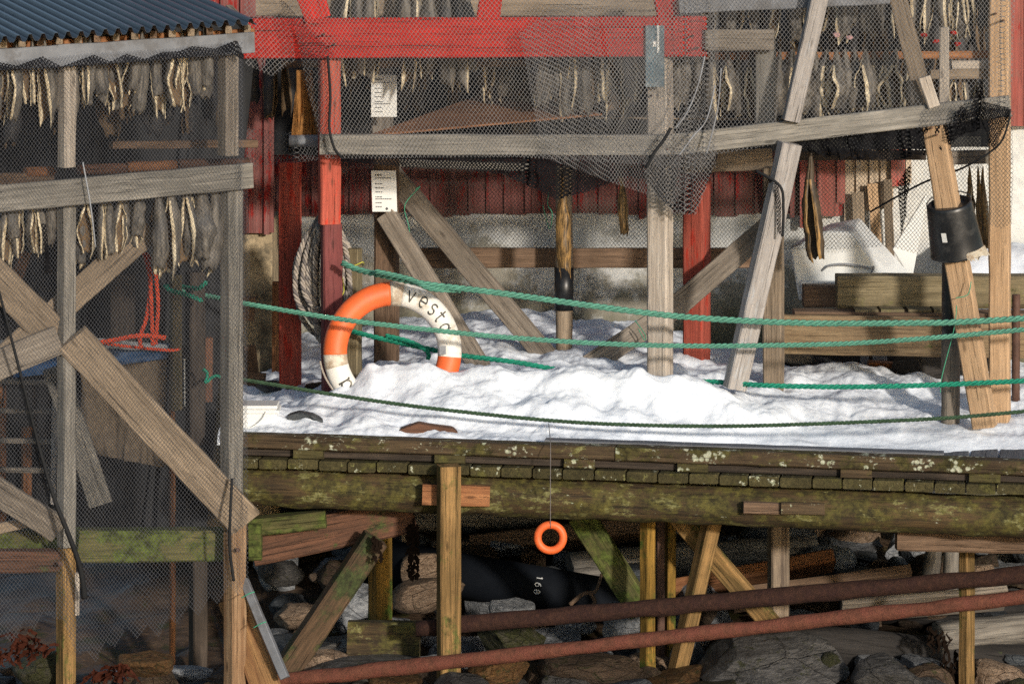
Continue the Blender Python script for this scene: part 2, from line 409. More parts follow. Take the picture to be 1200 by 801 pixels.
def rope(name, pts, rad, mats, pitch=None, parent=None, n=14, strands=3, fuzz=0.0, **k):
    """laid rope: real helical strands around the path"""
    pitch = pitch or rad * 6.5
    path = resample(crom(pts, n), min(rad * .8, pitch / 9)); vs, fs, mi = [], [], []
    N = len(path); up = Vector((0.13, 0.9, .4)).normalized(); frames = []; s = 0
    for i, p in enumerate(path):
        tg = (path[min(i + 1, N - 1)] - path[max(i - 1, 0)]).normalized()
        up = (up - tg * up.dot(tg)).normalized(); frames.append((p, up.copy(), tg.cross(up), s))
        if i < N - 1: s += (path[i + 1] - p).length
    for q in range(strands):
        sp = []
        for (p, u, v, s) in frames:
            a = -2 * math.pi * (s / pitch + q / strands) + .5 * noise.noise(Vector((s * 3, 0, rad * 99)))
            rr = rad * .56 * (1 + .08 * noise.noise(Vector((s * 14, q, 1))))
            sp.append(p + u * math.cos(a) * rr + v * math.sin(a) * rr)
        tube_verts(sp, rad * .47, 6, vs, fs, True, mi, q % len(mats))
    me = mesh('m', vs, fs, mi=mi)
    return link(name, me, [M[m] for m in mats], parent, smooth=True, **k)
def poly_prism(pts, th, axis=Vector((0, 1, 0))):
    n = len(pts); vs = [p for p in pts] + [p + axis * th for p in pts]
    fs = [tuple(range(n - 1, -1, -1)), tuple(range(n, 2 * n))] + [(j, (j + 1) % n, (j + 1) % n + n, j + n) for j in range(n)]
    return mesh('m', vs, fs)
def bevel(me, w, seg=2):
    b = bmesh.new(); b.from_mesh(me); bmesh.ops.recalc_face_normals(b, faces=b.faces)
    bmesh.ops.bevel(b, geom=[e for e in b.edges if e.is_manifold and e.calc_face_angle(0) > .4], offset=w, segments=seg, affect='EDGES', profile=.6)
    b.to_mesh(me); b.free(); return me
def lathe(prof, ns=40):
    vs, fs = [], []; 
    for (r, z) in prof:
        for j in range(ns): a = 2 * math.pi * j / ns; vs.append((r * math.cos(a), r * math.sin(a), z))
    for i in range(len(prof) - 1):
        for j in range(ns):
            a = i * ns + j; b = i * ns + (j + 1) % ns; fs.append((a, b, b + ns, a + ns))
    return mesh('m', vs, fs)

def sheet(name, label, cat, top, bot, mat, nu, nv, gath=(), wav=.02, wf=9, seed=0, zig=0, zigf=18, parent=None, group=None, sag=0, smooth=True, edge=0.0, topzig=0.0):
    """draped cloth or net between a top and a bottom line; gathers are real overlapping folds"""
    def ks(l):      # evenly along the width wherever the line runs left to right
        if all(b[0] > a[0] for a, b in zip(l, l[1:])): return [(a[0] - l[0][0]) / (l[-1][0] - l[0][0]) for a in l]
        return [i / (len(l) - 1) for i in range(len(l))]
    top = ([P(*t) for t in top], ks(top)); bot = ([P(*t) for t in bot], ks(bot))
    def along(lk, s):
        l, k = lk; s = min(max(s, 0), 1); i = 0
        while i < len(l) - 2 and s > k[i + 1]: i += 1
        return l[i].lerp(l[i + 1], (s - k[i]) / (k[i + 1] - k[i]))
    Ltop = sum((a - b).length for a, b in zip(top[0], top[0][1:]))
    vs, uvs, fs = [], [], []
    for i in range(nv + 1):
        t = i / nv
        for j in range(nu + 1):
            s = j / nu; ds = 0; dy = 0
            for (c, w, a, gr) in gath:
                e = math.exp(-((s - c - .25 * w * noise.noise(Vector((t * 2, c * 9, seed)))) / w) ** 2) * (gr + (1 - gr) * t)
                ph = (s - c) / w * 5.5
                ds += a * e * math.sin(ph + c * 30); dy += 2.0 * a * e * math.cos(ph + c * 30)
            s2 = s + ds
            a_, b_ = along(top, s2), along(bot, s2)
            if zig: b_.z += zig * (abs(((s * zigf) % 1) - .5) * 2 - .5 + .9 * noise.noise(Vector((s * zigf * .6, 3, seed))))
            p = a_.lerp(b_, t)
            if topzig: p.z += topzig * (1 - t) ** 3 * (abs(((s * 9 + .3 * noise.noise(Vector((s * 9, 7, seed)))) % 1) - .5) * 2)
            p.y += wav * fbm(s * wf, t * 1.6, seed * 3.7, 3) * (.35 + t) + dy * Ltop * .5
            p.x += wav * .5 * noise.noise(Vector((s * wf * 1.5, t * 2.5, seed + 9)))
            if edge: p.z += edge * t * fbm(s * 22, 0, seed, 3)
            if sag: p.z -= sag * math.sin(math.pi * s) * t
            vs.append(p); uvs.append((s * Ltop, t * (a_ - b_).length))
    for i in range(nv):
        for j in range(nu):
            a = i * (nu + 1) + j; fs.append((a, a + 1, a + nu + 2, a + nu + 1))
    me = mesh('m', vs, fs, uvs)
    return link(name, me, M[mat], parent, smooth=smooth, label=label, cat=cat, group=group)

# ================================================================== SETTING
def YK(px): return .35 - .6 * (px - 290) / 910          # depth of the jetty's front edge
# shore under the jetty
def ground():
    nx, ny = 150, 90; vs, fs = [], []
    for i in range(ny + 1):
        y = -3.0 + 9.5 * i / ny
        for j in range(nx + 1):
            x = -5 + 10.5 * j / nx
            z = -1.40 + .14 * max(0, y - 1.2) + .07 * fbm(x * 2.5, y * 2.5, 3, 4)
            vs.append((x, y, z))
    for i in range(ny):
        for j in range(nx):
            a = i * (nx + 1) + j; fs.append((a, a + 1, a + nx + 2, a + nx + 1))
    link('shore_ground', mesh('m', vs, fs), ROCKM[1], smooth=True, kind='structure')
    big = [(-400, -400, -1.62), (400, -400, -1.62), (400, 400, -1.62), (-400, 400, -1.62)]
    link('terrain', mesh('m', big, [(0, 1, 2, 3)]), ROCKM[1], kind='structure')
ground()

# snow on and behind the jetty
ROWS = {
    .55: [(290, 500), (330, 497), (400, 498), (500, 503), (640, 508), (700, 514), (860, 560), (1200, 575)],
    .85: [(290, 486), (340, 480), (400, 479), (450, 467), (520, 463), (640, 465), (760, 482), (830, 499), (900, 517), (1000, 524), (1200, 532)],
    1.1: [(290, 481), (330, 472), (380, 461), (410, 447), (440, 429), (470, 425), (560, 428), (640, 431), (700, 430), (780, 437), (850, 455), (900, 476), (945, 494), (1000, 500), (1080, 504), (1200, 508)],
    1.5: [(290, 478), (340, 469), (400, 457), (460, 436), (560, 441), (700, 441), (780, 441), (860, 452), (930, 462), (1000, 473), (1100, 481), (1200, 487)],
    2.2: [(290, 455), (340, 446), (400, 438), (480, 418), (560, 408), (660, 408), (760, 413), (860, 428), (930, 431), (1000, 430), (1060, 436), (1100, 446), (1200, 446)],
    3.0: [(290, 428), (400, 410), (480, 395), (560, 382), (700, 385), (800, 403), (860, 418), (930, 440), (1200, 440)],
    3.9: [(290, 395), (480, 372), (560, 360), (640, 362), (690, 372), (780, 383), (840, 405), (1200, 420)]}
def snow():
    nx, ny = 520, 300; ys = sorted(ROWS); vs, fs = [], []; x0, x1 = -1.62, 3.3
    for i in range(ny + 1):
        t = i / ny; 
        for j in range(nx + 1):
            x = x0 + (x1 - x0) * j / nx
            px_k = 600 + x * FPX / 20.1; yk = YK(px_k) + .05 + .10 * min(1, max(0, (px_k - 630) / 40))
            y = yk + (3.85 - yk) * (t ** 1.25)
            px = 600 + x * FPX / (y + 20)
            # rows -> height
            z_of = lambda Y: P(px, interp(ROWS[Y], px), Y).z
            if y <= ys[0]:
                z0 = -.05 if px < 660 else -.05 - .115 * min(1, (px - 660) / 120)
                u = max(0, (y - yk) / max(.02, ys[0] - yk)); z = z0 + (z_of(ys[0]) - z0) * (u ** .55)
                z = min(z, z0 + .16)
            elif y >= ys[-1]: z = z_of(ys[-1])
            else:
                for a, b in zip(ys, ys[1:]):
                    if y <= b: break
                u = (y - a) / (b - a); u = u * u * (3 - 2 * u) * .6 + u * .4; z = z_of(a) + (z_of(b) - z_of(a)) * u
            dep = min(1, max(0, (z + .13) / .16))
            lump = .045 * fbm(x * 4.3, y * 4.3, z * 4, 2) + .017 * abs(fbm(x * 6 + .8 * y, y * 5, z * 7, 3)) + .008 * noise.noise(Vector((x * 13, y * 10, z * 12))) + .0075 * abs(noise.noise(Vector((x * 19, y * 17, z * 24)))) + .004 * noise.noise(Vector((x * 34, y * 30, z * 40))) + .002 * fbm(x * 50, y * 50, z * 60, 2)
            lump -= .012
            z += lump * (.35 + .65 * dep)
            vs.append((x, y, z))
    for i in range(ny):
        for j in range(nx):
            a = i * (nx + 1) + j; fs.append((a, a + 1, a + nx + 2, a + nx + 1))
    link('snow', mesh('m', vs, fs), M['snow'], smooth=True, kind='structure')
    # snow bank seen through the gap on the far right
    vs, fs = [], []
    for i in range(41):
        for j in range(61):
            a = P(1120 + j * 2.4, 372, 3.2 + .0 * i); y = 2.95 + i * .022
            z = P(1150, 345, 3).z + .24 * math.sin(min(1, i / 26) * 1.57) + .03 * fbm(a.x * 4, y * 4, 3, 3)
            vs.append((a.x, y, z - (.25 if i == 0 else 0)))
    for i in range(40):
        for j in range(60):
            a = i * 61 + j; fs.append((a, a + 1, a + 62, a + 61))
    link('snow', mesh('m', vs, fs), M['snow'], smooth=True, kind='structure')
snow()

# ================================================================== BUILDING BEHIND
YW = 3.9
bld = thing('boathouse', 'old boathouse with dark red plank cladding above a patchy whitewashed foundation wall', 'building', (P(700, 300, YW).x, YW, -1.2))
def cladding(name, px0, px1, ytop, ybot, Y, mat, bw=21, jag=4, batten=True, seed=3):
    rnd = random.Random(seed); vs, fs = [], []
    x = px0
    def bx(xa, xb, yb, dy0, dy1):
        a, b = P(xa, yb, Y), P(xb, yb, Y); zt = P(xa, ytop, Y).z; n = len(vs)
        for yy in (Y - dy1, Y - dy0):
            vs.extend([(a.x, yy, a.z), (b.x, yy, a.z + rnd.uniform(-.004, .004)), (b.x, yy, zt), (a.x, yy, zt)])
        fs.extend([(n, n + 1, n + 2, n + 3), (n + 1, n + 5, n + 6, n + 2), (n + 4, n, n + 3, n + 7), (n + 4, n + 5, n + 1, n)])
    while x < px1:
        w = bw * rnd.uniform(.85, 1.15); yb = (ybot(x) if callable(ybot) else ybot) + rnd.uniform(-jag, jag)
        bx(x, min(px1, x + w) - .8, yb, .0, .022 + rnd.uniform(0, .004))
        if batten: bx(x - 3.2, x + 3.2, yb + rnd.uniform(-3, 3), .02, .045)
        x += w
    # long axis of the grain texture is X: store the boards standing
    me = mesh('m', [Vector((v[2], v[1], -v[0])) for v in vs], fs)
    mw = Matrix.Rotation(R(-90), 4, 'Y')
    return link(name, me, M[mat] if isinstance(mat, str) else mat, bld, mw)
me = bevel(poly_prism([P(180, 1000, YW), P(1500, 1000, YW), P(1500, -260, YW), P(180, -260, YW)], .3), .01, 1)
link('wall', me, M['wall'], bld)
cladding('cladding', 150, 992, -230, lambda x: 251 if x < 660 or x > 690 else 247, YW - .002, 'clad', 22, 3)
M['clad2'] = wood('fading_red_cladding', (.5, .44, .38), (.3, .25, .2), paint=(.66, .04, .03), wear=.18, stain=.2)
cladding('cladding', 992, 1066, -230, lambda x: 205 if x > 1038 else 252 - (x - 992) * .3, YW - .004, wood('bare_pale_boards', (.62, .52, .40), (.42, .33, .24), stain=.2), 15, 14, True, 8)
cladding('cladding', 940, 991, 150, lambda x: 262 - (x - 940) * .5, YW - .06, 'clad2', 20, 3, True, 5)
cladding('cladding', 1044, 1061, 150, 218, YW - .06, 'clad2', 17, 0, False, 5)
cladding('cladding', 1178, 1420, -230, 146, YW - .1, M['clad2'], 24, 2, True, 6)
# projecting gable corner on the left
me = poly_prism([P(150, 640, 2.75), P(319, 640, 2.75), P(319, 262, 2.75), P(150, 262, 2.75)], .8)
link('side_wall', bevel(me, .008, 1), plain('sooty_plaster', (.38, .30, .19), .9, .35, 5, .9, .2, dirt=(.10, .085, .06), dirtamt=.5, bd=.015), bld)
cladding('cladding', 150, 322, -230, 272, 2.72, 'clad', 24, 2, True, 12)

# ================================================================== JETTY
kd = Vector((P(1200, 520, YK(1200)).x - P(290, 520, YK(290)).x, -.6, 0)).normalized(); kn = Vector((-kd.y, kd.x, 0))
K0 = Vector((P(290, 515, .35).x, .35, 0))
def kp(s, q=0, z=0): return K0 + kd * s + kn * q + Vector((0, 0, z + .018 - .0116 * s))
jet = thing('jetty', 'mossy timber jetty with lichen-spotted edge beam and round log bearer under the snow', 'jetty', K0)
def board(parent, name, a, b, w, t, mat, roll=0, amp=.002, **k):
    return beam(parent, name, a, b, w * FPX / ((a.y + b.y) / 2 + CAMD), t, mat, roll, amp, **k)
board(jet, 'edge_beam', kp(-.12, .06, -.036), kp(2.02, .06, -.036), .072, .12, 'kerb', amp=.005)
board(jet, 'edge_beam', kp(2.025, .06, -.036), kp(5.0, .06, -.038), .074, .12, 'kerb', amp=.005)
for px in (352, 524, 680, 815, 1008, 1158, 1320):
    s = (px - 290) / 910 * 4.14
    board(jet, 'spacer_block', kp(s - .03, .07, -.098), kp(s + .135, .07, -.098), .048 if px != 352 else .05, .11, 'kerb' if px in (1008, 680) else 'plank', amp=.002)
board(jet, 'runner_board', kp(-.12, .095, -.099), kp(5.0, .095, -.099), .044, .09, 'dark')
i = 0; s = -.10
rnd = random.Random(4)
while s < 4.9:
    w = .163 + rnd.uniform(-.006, .012); dz = rnd.uniform(-.004, .003); y0 = rnd.uniform(-.012, .008)
    a = kp(s + w / 2, y0, -.153 + dz); b = kp(s + w / 2, 3.3 if i > 10 else 3.2, -.153 + dz)
    # laid flat: width runs along the jetty edge
    SEED[0] += 1; L = (b - a).length
    me = prism(L, rsec(.052, w - .008, .006), 24, .003, SEED[0])
    mm = link('plank', me, [M['plank'], M['decktop']], jet, frame(a, b, R(0)))
    # frame(): Y axis of the section is perpendicular to the run; here it must be the jetty direction
    x = (b - a).normalized(); y = kd; z = x.cross(y); mw = Matrix.Translation(a) @ Matrix((x, y, z)).transposed().to_4x4()
    mm.matrix_basis = Matrix.Translation(-K0) @ mw
    for p in me.polygons:
        if p.center.x > .25: p.material_index = 1
    s += w; i += 1
rod(jet, 'log_bearer', kp(-.15, .13, -.298), kp(5.0, .10, -.315), .112, .108, 'mossy', .014, 28)
rod(jet, 'log_bearer', kp(-.15, 2.6, -.30), kp(5.0, 2.6, -.30), .11, .11, 'dark', .012, 20)
board(jet, 'upper_plank', kp(1.62, .185, -.012), kp(3.78, .185, -.010), .034, .10, 'decktop', amp=.003)
# patches nailed to the log
def jb(name, pa, pb, Y, w, t, mat, **k): return beam(jet, name, P(*pa, Y), P(*pb, Y), w, t, mat, **k)
jb('patch_board', (495, 579), (574, 581), YK(530) - .015, 24, .05, 'orange')
jb('patch_board', (871, 594), (914, 595), YK(900) - .012, 13, .05, 'brown'); jb('patch_board', (915, 595), (966, 596), YK(940) - .012, 13, .05, 'kerb')
# uprights and braces
post(jet, 'post', 511, 541, 545, 850, YK(520) - .09, 'wharfpost', 14)
jb('cross_beam', (296, 640), (484, 601), .62, 42, .14, 'redbrown'); jb('cross_beam', (292, 617), (382, 607), .50, 20, .12, 'mossyg')
jb('cross_beam', (292, 634), (307, 634), .45, 42, .1, 'mossyg')
jb('brace', (334, 788), (440, 630), .42, 30, .10, 'wharfdark', roll=14)
post(jet, 'post', 430, 461, 612, 748, .95, 'yelpost', 34); rod(jet, 'post', P(440, 610, 1.05), P(440, 745, 1.05), .04, .04, 'redbrown', .004)
jb('brace', (680, 602), (752, 716), .75, 30, .08, 'mossyg', roll=10)
post(jet, 'post', 749, 769, 600, 850, .42, 'yelpost', 40); post(jet, 'post', 779, 792, 600, 850, .85, 'yelpost', 15)
post(jet, 'post', 769, 779, 600, 850, .8, 'steel', 5)
jb('brace', (836, 604), (784, 830), .38, 18, .09, 'wharfpost', roll=-26); jb('brace', (790, 600), (950, 784), .55, 23, .07, 'wharfpost', roll=12)
post(jet, 'post', 899, 925, 600, 740, 1.05, wood('tan_peeling_post', (.40, .31, .22), (.12, .09, .07), moss=.2, contrast=1.4), 12)
jb('cross_beam', (1050, 629), (1300, 634), .1, 28, .12, 'brown'); 
post(jet, 'post', 1123, 1143, 640, 850, .36, 'wharfpost', 42)
rod(jet, 'stub_pile', P(1096, 640, 1.9), P(1088, 700, 1.9), .055, .05, 'log', .012); rod(jet, 'stub_pile', P(1116, 640, 1.85), P(1112, 700, 1.85), .048, .048, 'log', .012)
jb('post', (766, 597), (766, 700), 2.9, 14, .07, 'dark'); jb('post', (474, 620), (474, 660), 2.4, 7, .05, 'tan')

# rusty pipes under the jetty
def rusty(a, b, Ya, Yb, wpx, mat, label):
    r = S(wpx, Ya) / 2; p0, p1 = P(*a, Ya), P(*b, Yb)
    o = rod(None, 'rusty_pipe', p0, p1, r, r * .97, mat, .009, 24, label=label, cat='pipe', group='rusty pipes under the jetty')
rusty((488, 736), (1290, 665), .22, .12, 20, 'rust', 'dark rust-brown pipe, the upper of the two crossing below the jetty')
rusty((280, 803), (1290, 689), .05, -.1, 17, 'rust2', 'pinkish scaly rusted pipe, the lower of the two crossing below the jetty')

# ================================================================== DRIFTWOOD, LOGS, BLACK PIPE
def lone(o): return o
rod(None, 'log', P(440, 612, 3.1), P(640, 606, 3.1), .06, .06, 'log', .01, label='pale weathered log lying high on the shore left of the hanging orange ring', cat='log')
beam(None, 'driftwood_plank', P(556, 640, 2.9), P(760, 618, 2.7), 20, .25, 'brown', roll=-22, label='thick sawn plank lying behind the hanging orange ring', cat='plank')
rod(None, 'log', P(668, 668, 2.3), P(955, 645, 2.6), .115, .10, 'log', .018, 18, label='grey log with a mossy sawn end behind the green diagonal brace', cat='log')
beam(None, 'driftwood_plank', P(780, 693, 1.9), P(976, 656, 2.0), 16, .20, 'orange', roll=-30, label='orange-brown split plank between the leaning brace and the peeling post', cat='plank')
beam(None, 'driftwood_plank', P(860, 703, 1.6), P(1066, 675, 1.7), 12, .2, 'brown', roll=-40, label='flat grey plank just above the dark rusty pipe on the rocks', cat='plank')
beam(None, 'driftwood_plank', P(985, 716, 1.2), P(1178, 700, 1.3), 8, .2, 'grey', roll=-45, label='thin pale board between the two rusty pipes at the right', cat='plank')
rod(None, 'log', P(915, 752, .9), P(1290, 790, .6), .115, .12, 'logd', .012, 22, label='wet dark trunk lying along the rocks at the lower right', cat='log')
rod(None, 'log', P(1096, 748, .7), P(1300, 725, .9), .088, .095, 'log', .01, 22, label='silver-grey trunk with a dark sawn end resting on the wet dark trunk', cat='log')
rod(None, 'log', P(985, 708, 1.9), P(1300, 728, 1.6), .1, .1, 'logd', .01, 18, label='dark trunk half hidden behind the lower rusty pipe at the right', cat='log')
beam(None, 'mossy_timber_block', P(408, 748, .62), P(492, 749, .62), 42, .22, 'mossy', roll=-8, amp=.01, label='mossy squared timber block on the rocks left of the front post', cat='timber block')
bp = thing('black_pipe', 'thick black plastic pipe with white digits lying behind the hanging orange ring', 'pipe', P(600, 680, 1.9))
rod(bp, 'pipe_body', P(430, 655, 2.1), P(775, 715, 1.75), .135, .135, plain('wet_black_plastic', (.006, .008, .012), .8, .3, 6, .2, .12), .0, 32)
def glyph_ribbon(strokes, xf, w, parent, name, mat):
    vs, fs = [], []
    for st in strokes:
        pts = resample([Vector((a, b, 0)) for a, b in st], .06) + [Vector((st[-1][0], st[-1][1], 0))]
        base = len(vs)
        for i, p in enumerate(pts):
            t = (pts[min(i + 1, len(pts) - 1)] - pts[max(i - 1, 0)]).normalized(); nn = Vector((-t.y, t.x, 0)) * w / 2
            vs.append(xf(p.x + nn.x, p.y + nn.y)); vs.append(xf(p.x - nn.x, p.y - nn.y))
        for i in range(len(pts) - 1):
            a = base + 2 * i; fs.append((a, a + 1, a + 3, a + 2))
    return link(name, mesh('m', vs, fs), M[mat], parent)
def arc(cx, cy, rx, ry, a0, a1, n=14): return [(cx + rx * math.cos(R(a0 + (a1 - a0) * i / n)), cy + ry * math.sin(R(a0 + (a1 - a0) * i / n))) for i in range(n + 1)]
G = {'1': [[(.3, .8), (.5, 1), (.5, 0)]], '6': [arc(.5, .32, .32, .32, 0, 360), [(.18, .35), (.25, .7), (.5, .95), (.72, .98)]], '0': [arc(.5, .5, .34, .5, 0, 360), [(.3, .3), (.7, .7)]]}
pa, pb = P(430, 655, 2.1), P(775, 715, 1.75); ax = (pb - pa).normalized()
cen = pa + ax * ((P(634, 688, 1.9).x - pa.x) / ax.x); e1 = Vector((0, -1, 0)); e1 = (e1 - ax * e1.dot(ax)).normalized(); e2 = ax.cross(e1)
sgn = 1 if e2.z > 0 else -1; e2 *= sgn
for q, ch in enumerate('160'):
    def xf(u, v, q=q):      # digits run down around the pipe, lying on their side
        ang = .80 - (q * .30 + u * .24); al = (v - .5) * .036
        return cen + ax * al + (e1 * math.cos(ang) + e2 * math.sin(ang)) * .1365
    glyph_ribbon(G[ch], xf, .16, bp, 'digit', 'paper')

# ================================================================== ROCKS
def rock_mesh(seed, cuts=9, flat=.8):
    rnd = random.Random(seed); b = bmesh.new(); bmesh.ops.create_icosphere(b, subdivisions=4, radius=1)
    pl = []
    for _ in range(cuts):
        n = Vector((rnd.gauss(0, 1), rnd.gauss(0, 1), rnd.gauss(0, .9))).normalized(); pl.append((n, rnd.uniform(.45, .88)))
    pl.append((Vector((0, 0, 1)), rnd.uniform(.4, .9)))
    for v in b.verts:
        for _ in range(2):
            for n, d in pl:
                q = v.co.dot(n)
                if q > d: v.co -= n * (q - d)
        v.co += v.co.normalized() * (.05 * fbm(v.co.x * 2.2 + seed, v.co.y * 2.2, v.co.z * 2.2, 5) + .018 * fbm(v.co.x * 8, v.co.y * 8 + seed, v.co.z * 8, 3))
        v.co.z *= flat
    me = bpy.data.meshes.new('rock'); b.to_mesh(me); b.free(); me.shade_smooth(); me.set_sharp_from_angle(angle=R(24)); return me
RM = {}
def rock_me(kind, shape):
    if (kind, shape) not in RM:
        src = rock_mesh(shape * 7 + 1, 5 + shape, .62 + .08 * (shape % 4)); src.materials.append(ROCKM[kind]); RM[(kind, shape)] = src
    return RM[(kind, shape)]
def rock(px, py, Y, wpx, hpx, kind, shape, rot=0, label=None, group='rocks on the shore under the jetty'):
    o = bpy.data.objects.new('rock', rock_me(kind, shape)); COL.objects.link(o)
    o.location = P(px, py, Y); w = S(wpx, Y) / 2; h = S(hpx, Y) / 2
    o.scale = (w * 1.12, w * 1.0, h * 1.35); o.rotation_euler = (random.Random(px).uniform(-.25, .25), math.radians(rot), random.Random(px * 3 + 1).uniform(0, 6.28) if rot == 0 else .2)
    return setp(o, label or 'grey-brown shore rock among the many loose rocks under the jetty', 'rock', group)
big = [(170, 776, -.55, 62, 48, 4, 1, 'round ochre boulder lying below the hem of the net at the left'),
 (50, 778, -.5, 70, 44, 2, 3, 'flat dark boulder at the lower left between kelp and the left post'),
 (900, 782, .15, 175, 72, 3, 4, 'large slab-like grey boulder at the foot of the diagonal braces'),
 (1045, 795, -.1, 92, 50, 3, 2, 'mottled boulder with a yellow-green lichen edge at the lower right'),
 (975, 782, .1, 34, 42, 2, 5, 'small mossy rock wedged between the two big boulders at the lower right'),
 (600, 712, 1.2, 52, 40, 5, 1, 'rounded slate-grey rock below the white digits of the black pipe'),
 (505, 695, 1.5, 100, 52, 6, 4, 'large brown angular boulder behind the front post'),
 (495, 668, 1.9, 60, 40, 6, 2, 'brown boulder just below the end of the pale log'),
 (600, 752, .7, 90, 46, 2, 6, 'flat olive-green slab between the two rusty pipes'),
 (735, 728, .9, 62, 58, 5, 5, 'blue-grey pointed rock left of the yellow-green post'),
 (690, 782, .3, 110, 50, 1, 3, 'brown split rock at the bottom edge beside the yellow-green post'),
 (808, 778, .6, 46, 60, 0, 2, 'dark upright rock between the leaning brace and the big slab'),
 (580, 790, .2, 90, 50, 4, 6, 'low brown-green rock at the bottom edge right of the front post'),
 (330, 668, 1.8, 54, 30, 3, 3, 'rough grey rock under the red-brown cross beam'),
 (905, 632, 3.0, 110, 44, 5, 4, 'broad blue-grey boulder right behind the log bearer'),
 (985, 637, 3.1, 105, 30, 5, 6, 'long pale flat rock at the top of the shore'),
 (1012, 652, 2.6, 32, 18, 0, 1, 'small blue rounded rock on the shore at the right'),
 (445, 790, .3, 160, 40, 3, 5, 'broad low rock at the bottom edge left of the front post'),
 (370, 762, .8, 90, 46, 3, 1, 'pale smooth rock behind the foot of the red-brown brace'),
 (825, 715, 1.3, 52, 46, 1, 6, 'reddish-grey rock behind the leaning brace')]
for b_ in big: rock(*b_[:7], 0, b_[7])
rnd = random.Random(21); n = 0
for row in range(17):
    Y = 3.7 - row * .29; wbase = 42 + row * .9
    px = -60 + rnd.uniform(0, 40)
    while px < 1260:
        w = wbase * rnd.choice((.5, .7, .9, 1.25, 1.6)); 
        gz = -1.36 + .17 * max(0, Y - 1.2) + rnd.uniform(-.05, .07)
        py = (CAMZ - gz) * FPX / (Y + 20) - HOR
        if py < 830 and not (Y > .8 and px < 300) and not (Y > 3 and row % 2):
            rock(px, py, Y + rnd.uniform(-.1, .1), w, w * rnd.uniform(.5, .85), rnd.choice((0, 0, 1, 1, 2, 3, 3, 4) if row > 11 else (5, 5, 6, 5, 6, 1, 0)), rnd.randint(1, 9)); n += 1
        px += w * rnd.uniform(.75, 1.15)
print('rocks', n)

def kelp(name, label, cat, pts, n, mat, spread, hang=False, seed=1):
    rnd = random.Random(seed); vs, fs = [], []
    for _ in range(n):
        c = P(*rnd.choice(pts)) + Vector((rnd.uniform(-1, 1) * spread, rnd.uniform(-.5, .5) * spread, rnd.uniform(-.3, .5) * spread)); 
        d = Vector((rnd.uniform(-1, 1), rnd.uniform(-1, .3), rnd.uniform(-.6, .25))) if not hang else Vector((rnd.uniform(-.25, .25), rnd.uniform(-.2, .2), -1))
        w = rnd.uniform(.006, .013); m_ = 9; base = len(vs); sd = Vector((-d.z, .2, d.x)).normalized()
        for i in range(m_):
            t = i / (m_ - 1); ww = w * math.sin(.35 + 2.5 * t) ; k = noise.noise(Vector((t * 3, base, 0)))
            p = c + d * t * spread * 1.1 + Vector((k, noise.noise(Vector((t * 3, base, 5))), -t * t * .8)) * spread * .5
            vs += [p + sd * ww, p - sd * ww]
        for i in range(m_ - 1): a = base + 2 * i; fs.append((a, a + 1, a + 3, a + 2))
    return link(name, mesh('m', vs, fs), M[mat], smooth=True, label=label, cat=cat)
kelp('kelp', 'heap of reddish-brown kelp on the rocks at the lower left', 'kelp', [(8, 765, -.75), (30, 755, -.75), (50, 762, -.75), (28, 745, -.7)], 60, 'kelp', .07, seed=2)
kelp('kelp', 'flat patch of brown kelp left of the round ochre boulder', 'kelp', [(120, 790, -.75), (138, 785, -.75)], 50, 'kelp', .06, seed=5)
kelp('seaweed', 'dark strand of seaweed hanging from the end of the cross beam', 'seaweed', [(484, 608 + 7 * i_, .5) for i_ in range(10)], 60, 'weed', .028, True, 3)
kelp('seaweed', 'short dark seaweed tuft hanging at the top of the red-brown brace', 'seaweed', [(442, 630 + 5 * i_, .3) for i_ in range(5)], 30, 'weed', .026, True, 4)
kelp('dry_seaweed', 'tangle of dry twigs and seaweed on the wet dark trunk', 'seaweed', [(1100, 740, .45), (1118, 765, .4), (1104, 780, .4)], 26, 'weed', .07, True, 9)
vs, fs = [], []
for pts in ([(668, 708, 1.1), (684, 695, 1.1), (698, 692, 1.1), (705, 672, 1.1)], [(692, 694, 1.1), (697, 705, 1.1), (690, 712, 1.1)]):
    tube_verts(crom([P(*p) for p in pts], 8), lambda t: .014 * (1 - t * .4), 8, vs, fs)
link('driftwood_root', mesh('m', vs, fs), M['brown'], smooth=True, label='small forked driftwood root standing against the black pipe', cat='driftwood')

# ================================================================== CENTRAL RACK
YR = 1.38
rk = thing('drying_rack', 'large fish drying rack with bright red cross beam, grey rails, red posts and leaning braces', 'rack', P(600, 500, YR))
def rb(name, pa, pb, Ya, Yb, w, t, mat, roll=0, **k): return beam(rk, name, P(*pa, Ya), P(*pb, Yb), w, t, mat, roll, **k)
rb('cross_beam', (286, 45), (828, 42.5), YR - .04, YR - .04, 47, .06, 'red')
rb('rail', (375, 169), (789, 170), YR - .13, YR - .13, 24, .06, 'grey2')
rb('rail', (789, 169.5), (1184, 124), YR - .13, YR - .35, 25, .06, 'grey2')
rb('top_rail', (796, 8), (1042, -4), YR - .1, YR - .15, 17, .05, 'fascia')
pr = beam(rk, 'post', P(386, 68, YR + .05), P(386, 262, YR + .05), 24, .11, 'redpost', -12)
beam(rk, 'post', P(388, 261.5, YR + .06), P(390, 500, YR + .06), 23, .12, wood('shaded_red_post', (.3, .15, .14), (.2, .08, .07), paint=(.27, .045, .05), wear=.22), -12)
post(rk, 'post', 757, 790, 66, 500, YR + .05, 'pale', -22)
pl = rb('metal_plate', (767.5, 30), (767.5, 102), YR - .09, YR - .09, 22, .006, 'plate', amp=0)
vs, fs = [], []
def quad(px0, py0, px1, py1, Y, vs, fs):
    n = len(vs); vs += [P(px0, py0, Y), P(px1, py0, Y), P(px1, py1, Y), P(px0, py1, Y)]; fs.append((n, n + 3, n + 2, n + 1))
